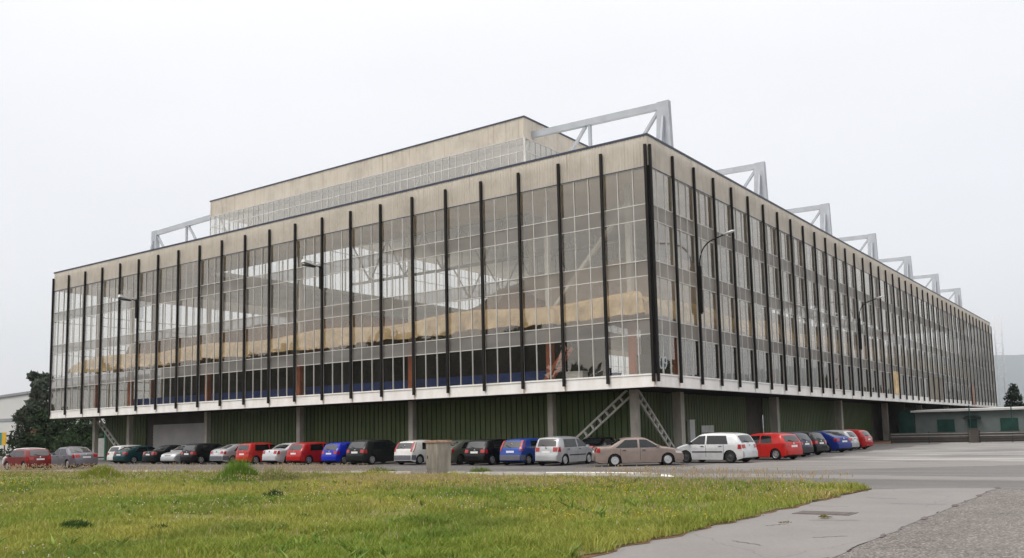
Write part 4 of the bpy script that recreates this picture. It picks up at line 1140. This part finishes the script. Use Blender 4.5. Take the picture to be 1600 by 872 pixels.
# taller flowering stalks, thickest in a belt near the far edge
def stalks():
    x, y, d = sample_lawn(90000, 12, 62); fe = far_edge_dist(y,x); p = .05+1.6*np.exp(-((fe-3.6)/2.8)**2)*np.clip(fe/1.2-.3,0,1)*(.25+.75*vnoise(x,y,4,5))+.30*(vnoise(x,y,2.2,6) > .74)
    p *= np.where(x < -12, .45, 1.0)
    p *= np.clip((d-13)/14,.12,1)
    k = rng.random(len(x)) < p*.8; x, y, d = x[k], y[k], d[k]; n = len(x)
    h = .22+.30*rng.random(n)*(.5+np.exp(-((far_edge_dist(y,x)-4)/3)**2)); h = np.where((x > -5) & (x < 7.5), np.minimum(h, .10+.10*rng.random(n)), h); az = rng.random(n)*6.28; ln = .10*h
    w = .004+.00026*d
    tx, ty = x+np.cos(az)*ln, y+np.sin(az)*ln
    fa = rng.random(n)*6.28; wx, wy = np.cos(fa)*w, np.sin(fa)*w
    V = np.zeros((n,11,3), np.float32)
    V[:,0] = np.c_[x-wx*.5,y-wy*.5,h*0+.03]; V[:,1] = np.c_[x+wx*.5,y+wy*.5,h*0+.03]; V[:,2] = np.c_[tx,ty,h]
    hh = .05+.05*rng.random(n); hw_ = w*1.5
    for q,(ox,oy) in enumerate(((1,0),(0,1))):
        V[:,3+4*q] = np.c_[tx,ty,h-hh*.3]; V[:,4+4*q] = np.c_[tx+hw_*ox,ty+hw_*oy,h+hh*.4]; V[:,5+4*q] = np.c_[tx,ty,h+hh]; V[:,6+4*q] = np.c_[tx-hw_*ox,ty-hw_*oy,h+hh*.4]
    base = (np.arange(n)*11)[:,None]
    F = np.concatenate([base+np.array(q) for q in ([0,1,2],[3,4,5],[3,5,6],[7,8,9],[7,9,10])],1).ravel()
    c1 = np.array([.40,.30,.16]); c2 = np.array([.52,.40,.29]); c3 = np.array([.26,.24,.09]); r_ = rng.random((n,1))
    hd = c1*(1-r_)+c2*r_; T = np.repeat(hd[:,None,:],11,1); T[:,:3] = c3
    return link('seed_grass', arrays_mesh('seed_grass', V.reshape(-1,3), F, 3, M['leaf'], T.reshape(-1,3)))
tag(stalks(), kind='stuff')
def flowers(name, n, c, hgt, size, sel):
    x, y, d = sample_lawn(n, 12, 60); k = sel(x,y,d); x, y, d = x[k], y[k], d[k]; n = len(x)
    h = hgt*(.6+.7*rng.random(n)); s = size+.0003*d
    V = np.zeros((n,6,3), np.float32); 
    for i,(ox,oy,oz) in enumerate(((1,0,0),(0,1,0),(-1,0,0),(0,-1,0),(0,0,.8),(0,0,-.8))): V[:,i] = np.c_[x+ox*s,y+oy*s,h+oz*s+.04]
    base = (np.arange(n)*6)[:,None]
    F = np.concatenate([base+np.array(q) for q in ([0,1,4],[1,2,4],[2,3,4],[3,0,4],[1,0,5],[2,1,5],[3,2,5],[0,3,5])],1).ravel()
    T = np.repeat(np.tile(np.array(c),(n,1))*(.75+.4*rng.random((n,1))),6,0)
    return tag(link(name, arrays_mesh(name, V.reshape(-1,3), F, 3, M['leaf'], T)), kind='stuff')
flowers('yellow_wildflowers', 26000, (.68,.50,.02), .20, .013, lambda x,y,d: (rng.random(len(x)) < .75*np.clip((vnoise(x,y,3.0,21)-.62)*5,0,1)*(d > 16)))
flowers('white_clover', 9000, (.68,.64,.55), .15, .012, lambda x,y,d: (rng.random(len(x)) < .8*np.clip((vnoise(x,y,2.4,31)-.55)*5,0,1)))

# broad leaved weeds scattered through the lawn
def rosettes():
    x, y, d = sample_lawn(5200, 12, 50); k = rng.random(len(x)) < np.clip((vnoise(x,y,2.6,91)-.35)*2.2,.08,1); x, y = x[k], y[k]; m_ = 9; n = len(x)
    X = np.repeat(x,m_)+rng.normal(0,.03,n*m_); Y = np.repeat(y,m_)+rng.normal(0,.03,n*m_); t = np.repeat(rng.random(n),m_)[:,None]
    T = (np.array([.07,.15,.022])*(1-t)+np.array([.20,.27,.05])*t)*(.7+.6*rng.random((n*m_,1)))
    s_ = np.repeat(.6+.9*rng.random(n),m_)
    return blades('broadleaf_weeds', X, Y, .13*s_*(.5+.8*rng.random(n*m_)), .035*s_, T, 1.5)
tag(rosettes(), kind='stuff')
# leafy weed clumps
def clump(name, label, x, y, rad, hgt, n, c1, c2, cat='weed', wmul=1.0):
    r_ = rad*np.sqrt(rng.random(n)); a = rng.random(n)*6.28; hx, hy = r_*np.cos(a), r_*np.sin(a)
    k_ = 7; ka = rng.random(k_)*6.28; kr = rad*.75*np.sqrt(rng.random(k_)); kh = .45+.55*rng.random(k_); kh[0] = 1; kr[0] *= .3
    d2 = ((hx[:,None]-kr*np.cos(ka))**2+(hy[:,None]-kr*np.sin(ka))**2)/(rad*.42)**2
    h = hgt*np.max(kh*np.exp(-d2),1)*(.5+.6*rng.random(n))+.10*hgt; t = rng.random((n,1))
    T = (np.array(c1)*(1-t)+np.array(c2)*t)*(.7+.5*rng.random((n,1)))
    w = (.014+.02*rng.random(n))*wmul
    o = blades(name, hx, hy, h, w, T, .45, 0.0); o.location = (x,y,.04)
    return tag(o, label, cat, 'weeds growing in the lawn')
clump('weed_clump', 'tall bright green weed clump at the kerb in front of the silver saloon', -9.3, -20.9, 1.25, 1.0, 6500, (.10,.20,.022), (.20,.30,.04))
clump('weed_clump', 'pale green seeding weeds just right of the bright green clump', -7.0, -20.6, 1.0, .62, 2600, (.18,.23,.06), (.32,.30,.12))
clump('weed_clump', 'yellowish green weed clump in front of the mauve grey saloon', -20.2, -20.4, 1.2, .72, 3600, (.17,.24,.025), (.32,.33,.05))
clump('weed_clump', 'low weeds at the kerb below the white hatchback left of the cabinet', -7.7, -13.9, .8, .36, 900, (.10,.15,.03), (.18,.21,.06))
clump('weed_clump', 'green weeds sprouting right of the concrete cabinet', -2.0, -13.3, .6, .36, 700, (.10,.15,.03), (.18,.21,.06))
clump('weed_clump', 'dark green thistle tuft in the middle of the lawn beside bare soil', 1.0, -27.3, .32, .30, 700, (.03,.075,.014), (.06,.11,.022))
clump('weed_clump', 'dark low weed patch in the left foreground of the lawn', 6.8, -34.8, .34, .17, 800, (.022,.06,.010), (.05,.09,.018))
clump('weed_clump', 'darker green tuft left of the foreground weed patch', 4.3, -35.2, .45, .17, 1600, (.03,.075,.014), (.06,.11,.022))
clump('weed_clump', 'dark clover patch in the lawn centre left', 7.2, -31.6, .25, .12, 400, (.03,.085,.014), (.06,.12,.022))
clump('weed_clump', 'small dry tuft in a crack of the path beside the inspection cover', 17.35, -27.3, .13, .07, 220, (.16,.15,.05), (.3,.24,.1))
clump('weed_clump', 'tiny dry sprig on the concrete path below the inspection cover', 17.0, -28.6, .12, .05, 50, (.14,.12,.05), (.26,.2,.09))
for (x,y,rx) in ((.3,-27.9,.45),(-1.2,-28.6,.55),(.2,-29.4,.42)):
    k = 14; pts = [(x+rx*(.7+.3*math.sin(i*2.1))*math.cos(6.283*i/k), y+.35*rx*(.7+.3*math.cos(i*1.7))*math.sin(6.283*i/k)) for i in range(k)]
    tag(MB().poly(pts, .02, .085).build('bare_soil', M['dirt']), kind='structure')

# ------------------------------------------------------------------ trees
def leaf_cloud(centers, radii, n, size, c1, c2, squash=1.0, droop=0.0, seed=0):
    r_ = np.random.default_rng(seed); cs = np.array(centers); rr = np.array(radii); pr = rr**2.2; pr /= pr.sum()
    i = r_.choice(len(cs), n, p=pr); d = r_.normal(size=(n,3)); d /= np.linalg.norm(d,axis=1)[:,None]
    q = rr[i][:,None]*d*(.45+.6*r_.random((n,1))**.6); q[:,2] *= squash
    c = cs[i]+q
    a = r_.normal(size=(n,3)); a /= np.linalg.norm(a,axis=1)[:,None]; b_ = np.cross(a, r_.normal(size=(n,3))); b_ /= np.linalg.norm(b_,axis=1)[:,None]
    a[:,2] -= droop; s = size*(.5+.9*r_.random((n,1)))
    V = np.stack([c-a*s, c+b_*s*.45, c+a*s, c-b_*s*.45],1)
    base = (np.arange(n)*4)[:,None]; F = (base+np.array([0,1,2,3])).ravel()
    t = r_.random((n,1)); cl = r_.random((len(cs),1))[i]
    T = (np.array(c1)*(1-t)+np.array(c2)*t)*(.65+.6*cl)
    return V.reshape(-1,3), F, np.repeat(T,4,0)
def conifer(x, y, hgt, rad, n, label, seed, c1=(.012,.028,.012), c2=(.03,.055,.02), bare=.05, levels=16, name='conifer_tree', group=None):
    o = empty(name, (x,y,0), 0, label, 'tree', group); r_ = random.Random(seed)
    b = MB(); b.tube([(0,0,0),(.05,.03,hgt*.5),(0,0,hgt*.98)], .018*hgt+.05, 8, .02)
    b.build('trunk', M['bark'], o, True)
    cs, rs = [], []
    for k in range(levels):
        t = bare+(1-bare)*k/levels; z_ = hgt*t; rr = rad*(1-t)**.75*r_.uniform(.75,1.1)+.12; m_ = max(3,int(5+rr*2.2))
        for q in range(m_):
            a = 6.283*q/m_+r_.uniform(-.4,.4); e = rr*r_.uniform(.55,1.0)
            cs.append((e*math.cos(a), e*math.sin(a), z_+r_.uniform(-.3,.2)-.10*e)); rs.append(.30*rr+.22)
        cs.append((0,0,z_)); rs.append(.4*rr+.2)
    V, F, T = leaf_cloud(cs, rs, n, .028*hgt+.06, c1, c2, .55, .3, seed)
    link('crown', arrays_mesh('crown', V, F, 4, M['leaf'], T), o)
    return o
def broadleaf(x, y, hgt, rad, n, label, seed, c1, c2, size=.35, z0=.25, name='broadleaf_tree', group=None):
    o = empty(name, (x,y,0), 0, label, 'tree', group); r_ = random.Random(seed)
    b = MB(); b.tube([(0,0,0),(.1,0,hgt*.3),(0,.1,hgt*.75)], .02*hgt+.05, 8, .05)
    for k in range(6):
        a = k*1.05; b.tube([(0,0,hgt*(.3+.05*k)),(rad*.5*math.cos(a),rad*.5*math.sin(a),hgt*(.5+.06*k))], .05+.006*hgt, 6, .02)
    b.build('trunk', M['bark'], o, True)
    cs, rs = [], []
    for k in range(26):
        a = r_.uniform(0,6.28); u = r_.uniform(0,1); z_ = hgt*(z0+(.97-z0)*u); prof = math.sin(math.pi*min(1,(.12+.86*u)))**.7
        e = rad*prof*r_.uniform(.2,.85); cs.append((e*math.cos(a),e*math.sin(a),z_)); rs.append(rad*r_.uniform(.22,.42))
    V, F, T = leaf_cloud(cs, rs, n, size, c1, c2, .8, 0, seed)
    link('crown', arrays_mesh('crown', V, F, 4, M['leaf'], T), o)
    return o
DG, LG = (.014,.032,.012), (.045,.075,.026)
conifer(-92.5, 15.5, 6.4, 3.8, 9000, 'broad dark conifer beside the left end of the hall, its top nearest the facade', 11, DG, LG)
conifer(-95.0, 13.5, 6.6, 2.8, 6000, 'dark conifer sloping down towards the warehouse, left of the broad one', 12, DG, LG)
conifer(-89.0, 16.5, 6.0, 3.8, 7000, 'dark conifer standing behind the overhanging left end of the hall', 13, DG, LG)
broadleaf(-84.5, 18.0, 5.2, 3.0, 6000, 'dark leafy tree seen under the hall beyond the leftmost column', 14, DG, (.035,.05,.018), .28, .1)
conifer(-86.0, 7.0, 6.2, 1.7, 1300, 'thin scraggy young conifer in front of the pale warehouse', 15, (.02,.035,.02), (.05,.06,.03), .10, 11)
broadleaf(-131.2, 31.0, 14.2, 3.4, 5000, 'grey green poplar rising behind the warehouse roof', 16, (.05,.07,.05), (.09,.11,.07), .5, .2)
for k,(x,y,h_,r_,lb) in enumerate(((-89.5,4.0,2.3,2.2,'low dark bush at the left picture edge behind the parked cars'),(-85.0,7.6,2.6,2.4,'dark bush below the scraggy conifer'),(-81.5,10.2,2.4,2.3,'dark bush behind the dark red hatchback'),(-78.5,12.4,2.4,2.3,'dark bush behind the mauve grey saloon'),(-75.8,14.5,2.3,2.2,'dark bush nearest the leftmost hall column'))):
    broadleaf(x, y, h_, r_, 2600, lb, 40+k, DG, LG, .16, .05, 'shrub', 'bushes along the left boundary')
conifer(4.2, 113.5, 8.0, 2.5, 3500, 'dark pointed conifer behind the low annex at the right edge', 17, (.012,.025,.014), (.03,.045,.025))
broadleaf(7.0, 112, 4.6, 2.6, 2500, 'dark bush at the foot of the conifer behind the annex', 18, (.012,.025,.014), (.03,.045,.025), .25, .1, 'shrub')
# trees across the road behind the viewpoint, mirrored in the glass
def treeline():
    cs, rs = [], []
    r_ = random.Random(5)
    for k in range(130):
        x = -330+2.0*k
        hh = (22 if x < -84 else 13)+1.5*math.sin(k*.31)+1.2*math.sin(k*.83+1)
        for q in range(5): cs.append((x+r_.uniform(-2,2), -108+r_.uniform(-5,5), r_.uniform(1.5,hh-2.5))); rs.append(r_.uniform(3,4.5))
    for k in range(60):
        y = 95+4.2*k; hh = 13+4*math.sin(k*.9)+3*math.sin(k*.37)
        for q in range(2): cs.append((66+r_.uniform(-5,5), y, r_.uniform(1.5,max(4,hh-3)))); rs.append(r_.uniform(2.5,4.2))
    V, F, T = leaf_cloud(cs, rs, 130000, 1.3, (.012,.028,.012), (.04,.06,.02), 1.1, 0, 3)
    return link('treeline', arrays_mesh('treeline', V, F, 4, M['leaf'], T))
tag(treeline(), kind='stuff')

# ------------------------------------------------------------------ left background: warehouse, signs
w = empty('warehouse', (-150,44,0), R(8), 'long pale grey warehouse with dark bands behind the trees on the left', 'building')
b = MB(); b.v = [(-50,0,0),(26,0,0),(26,30,0),(-50,30,0),(-50,0,9.6),(26,0,13.6),(26,30,13.6),(-50,30,9.6)]
b.f = [(0,3,2,1),(4,5,6,7),(0,1,5,4),(1,2,6,5),(2,3,7,6),(3,0,4,7)]; b.mi = [0]*6; b.build('wall', M['ware'], w)
b = MB(); b.bar((-50,-.05,9.65),(26.2,-.05,13.65),.5,.5); b.build('roof_edge', M['wareband'], w)
b = MB(); b.box(-50,26.1,-.12,0,6.3,6.9); b.build('wall_band', M['wareband'], w)
o = empty('advertising_sign', (-82.9,3.2,0), R(35), 'small yellow and teal sign board at the far left behind the parked cars', 'sign')
b = MB(); b.box(-.35,.15,-.06,.06,1.7,3.1); b.build('panel', M['teal'], o)
b = MB(); b.box(.15,.6,-.05,.05,1.7,3.1); b.build('panel', M['yellow'], o)
b = MB(); b.box(-.3,-.2,-.04,.04,0,1.7); b.box(.4,.5,-.04,.04,0,1.7); b.build('post', M['fencewire'], o)
b = MB()
for k in range(4): b.box(-.24,.24,-.24,.24,k*.85,k*.85+.83)
b.box(-.3,.3,-.3,.3,3.4,3.52); o = b.build('brick_pier', M['brick']); o.location = (-88.5,9.5,0); tag(o, 'red brick gate pier half hidden by the scraggy conifer', 'pier')
o = empty('gate_post_sign', (-66.5,5.5,0), R(30), 'grey blue board on a post beyond the leftmost column', 'sign')
b = MB(); b.box(-.75,.45,-.04,.04,.3,2.2); b.build('panel', M['whitebox'], o); b = MB(); b.box(.45,.6,-.06,.06,0,2.7); b.build('post', M['teal'], o)

# ------------------------------------------------------------------ right background: annex, fence, mast, hills
A = empty('annex_building', (0,62,0), 0, 'low grey annex with green windows and curved door canopy beside the long side', 'building')
b = MB(); b.box(.4,13.0,0,14,0,3.05); b.box(.4,13.0,-.04,0,0,.85); b.build('wall', M['annex'], A)
b = MB(); b.v = [(.1,-.6,3.05),(13.4,-.6,3.05),(13.4,14.3,3.25),(.1,14.3,3.25),(.1,-.6,3.25),(13.4,-.6,3.25),(13.4,14.3,3.55),(.1,14.3,3.55)]
b.f = [(0,3,2,1),(4,5,6,7),(0,1,5,4),(1,2,6,5),(2,3,7,6),(3,0,4,7)]; b.mi = [0]*6; b.build('roof', M['annexroof'], A)
for x0,x1 in ((2.7,4.35),(8.85,10.45)):
    b = MB(); b.box(x0,x1,-.06,-.04+.03,.95,2.2); o = b.build('window', M['annexgreen'], A)
    b = MB()
    for k in range(3): b.box(x0+(x1-x0)*k/2-.03,x0+(x1-x0)*k/2+.03,-.10,-.06,.95,2.2)
    b.box(x0-.08,x1+.08,-.12,-.04,.86,.95); b.build('window_frame', M['annexgreen'], o)
b = MB(); b.box(5.75,6.6,-.08,-.0,0,2.15); o = b.build('door', M['annexgreen'], A)
b = MB(); k = 10
for i in range(k):
    a0, a1 = math.pi*i/k, math.pi*(i+1)/k
    b.quad((6.2-.85*math.cos(a0),-.04,2.25+.42*math.sin(a0)),(6.2-.85*math.cos(a1),-.04,2.25+.42*math.sin(a1)),(6.2-.85*math.cos(a1),-.95,2.15+.42*math.sin(a1)),(6.2-.85*math.cos(a0),-.95,2.15+.42*math.sin(a0)))
b.build('door_canopy', M['annexgreen'], A)
b = MB(); b.box(-1.3,.4,.5,.7,0,3.3); o = b.build('green_screen', M['annexgreen']); o.location = (0,61,0); tag(o, 'dark green screen wall closing the gap under the hall beside the annex', 'screen')
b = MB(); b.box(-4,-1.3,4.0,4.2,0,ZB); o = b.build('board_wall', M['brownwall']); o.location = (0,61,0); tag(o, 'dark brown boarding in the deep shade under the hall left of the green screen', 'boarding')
def rail_fence(p0, p1, label, gap=None):
    o = empty('rail_fence', (p0[0],p0[1],0), math.atan2(p1[1]-p0[1],p1[0]-p0[0]), label, 'fence')
    L = math.hypot(p1[0]-p0[0],p1[1]-p0[1]); k = int(L/2.4)
    for i in range(k+1): b = MB(); b.box(i*L/k-.04,i*L/k+.04,-.04,.04,0,1.05); b.build('post', M['fencewire'], o)
    for z_ in (.16,.38,.62,.86): b = MB(); b.box(0,L,-.075,-.04,z_-.03,z_+.03); b.build('rail', M['railmetal' if z_ > .5 else 'fencewire'], o)
    b = MB(); b.box(0,L,-.02,.02,.05,.95); b.build('mesh_panel', M['brownwall'], o)
    return o
rail_fence((1.8,44.6),(8.5,44.4), 'dark rail fence left of the gate pier in front of the annex')
rail_fence((9.4,44.4),(22,46.5), 'dark rail fence right of the gate pier in front of the annex')
b = MB(); b.box(8.55,9.35,44.1,44.7,0,1.2); b.box(8.5,9.4,44.05,44.75,1.2,1.26); tag(b.build('gate_pier', M['brownwall']), 'squat dark gate pier between the two rail fences', 'pier')
for (x,y,lb) in ((8.2,47.5,'thin dark green post rising behind the gate pier'),(11.6,48.0,'thin dark green post right of the annex door')):
    b = MB(); b.tube([(0,0,0),(0,0,3.35)],.05,8); b.lathe([(.05,3.35),(.07,3.37),(0,3.42)],'z',(0,0,0),8); o = b.build('fence_post', M['annexgreen']); o.location = (x,y,0); tag(o, lb, 'post')
k = [(-4,43.5),(2,44),(2.5,46),(2,60),(-4,60)]
tag(MB().poly(k, .006).build('dirt_verge', M['dirt']), kind='structure')
o = empty('scaffold_mast', (.9,127.6,0), 0, 'pale lattice mast standing at the far corner of the long side', 'mast')
for dx,dy in ((-.55,0),(.55,0),(-.55,1.1),(.55,1.1)): b = MB(); b.tube([(dx,dy,0),(dx,dy,19.9)],.06,6); b.build('leg', M['mast'], o)
b = MB()
for i in range(12):
    z_ = 1.6*i+.8; b.bar((-.55,0,z_),(.55,0,z_),.05); b.bar((.55,0,z_),(.55,1.1,z_),.05); b.bar((-.55,0,z_),(.55,0,z_+1.6),.04)
b.build('bracing', M['mast'], o)
for i,(x,y,h_,lb) in enumerate(((9.0,150,10.5,'tall thin pale pole left of the conifer on the horizon'),(13.5,150,13,'tall thin pale pole right behind the conifer'),(19.0,150,12,'tall thin pale pole near the right picture edge'),(5.5,152,9,'thin pole close beside the far hall corner'))):
    o = empty('floodlight_pole', (x-10.5,y,0), 0, lb, 'pole', 'thin poles on the horizon'); MB().tube([(0,0,0),(0,0,h_)],.09,6,.05).build('shaft', M['truss'], o); b = MB(); b.box(-.35,.35,-.1,.1,h_-.1,h_+.12); b.build('head', M['lamp'], o)
def hill(name, x, y, w_, h_, seed):
    r_ = np.random.default_rng(seed); nx, ny = 90, 24; V = []; F = []
    ph = r_.random(8)*6.28
    for j in range(ny+1):
        for i in range(nx+1):
            u = i/nx*2-1; v = j/ny*2-1; env = max(0,1-v*v)*(1-u*u*.55)
            z_ = h_*env*(.86+.08*math.sin(4*u+ph[0])+.05*math.sin(9*u+ph[1]+2*v)+.03*math.sin(23*u+ph[2])+.012*math.sin(70*u+ph[3]))
            V.append((x+u*w_, y+v*h_*3, z_-4))
    for j in range(ny):
        for i in range(nx): a = j*(nx+1)+i; F.append((a,a+1,a+nx+2,a+nx+1))
    me = bpy.data.meshes.new(name); me.from_pydata(V,[],F); me.materials.append(M['hill']); me.polygons.foreach_set('use_smooth',[True]*len(F))
    return tag(link(name, me), kind='structure')
hill('hills', -700, 9500, 7000, 760, 4)
# ------------------------------------------------------------------ haze
def haze():
    b = MB(); b.box(-9000,8000,-2500,13000,-6.5,900)
    o = b.build('haze', None) if False else None
    me = bpy.data.meshes.new('haze'); me.from_pydata(b.v, [], b.f)
    mt = bpy.data.materials.new('pale_haze'); mt.use_nodes = True; t = mt.node_tree; t.nodes.clear()
    out = t.nodes.new('ShaderNodeOutputMaterial'); v = t.nodes.new('ShaderNodeVolumePrincipled')
    v.inputs['Color'].default_value = (.86,.92,1.0,1); v.inputs['Density'].default_value = HAZE; v.inputs['Anisotropy'].default_value = 0.0
    t.links.new(v.outputs[0], out.inputs['Volume'])
    mt.cycles.homogeneous_volume = True
    me.materials.append(mt); tag(link('haze', me), kind='stuff')
HAZE = 0.0001
haze()
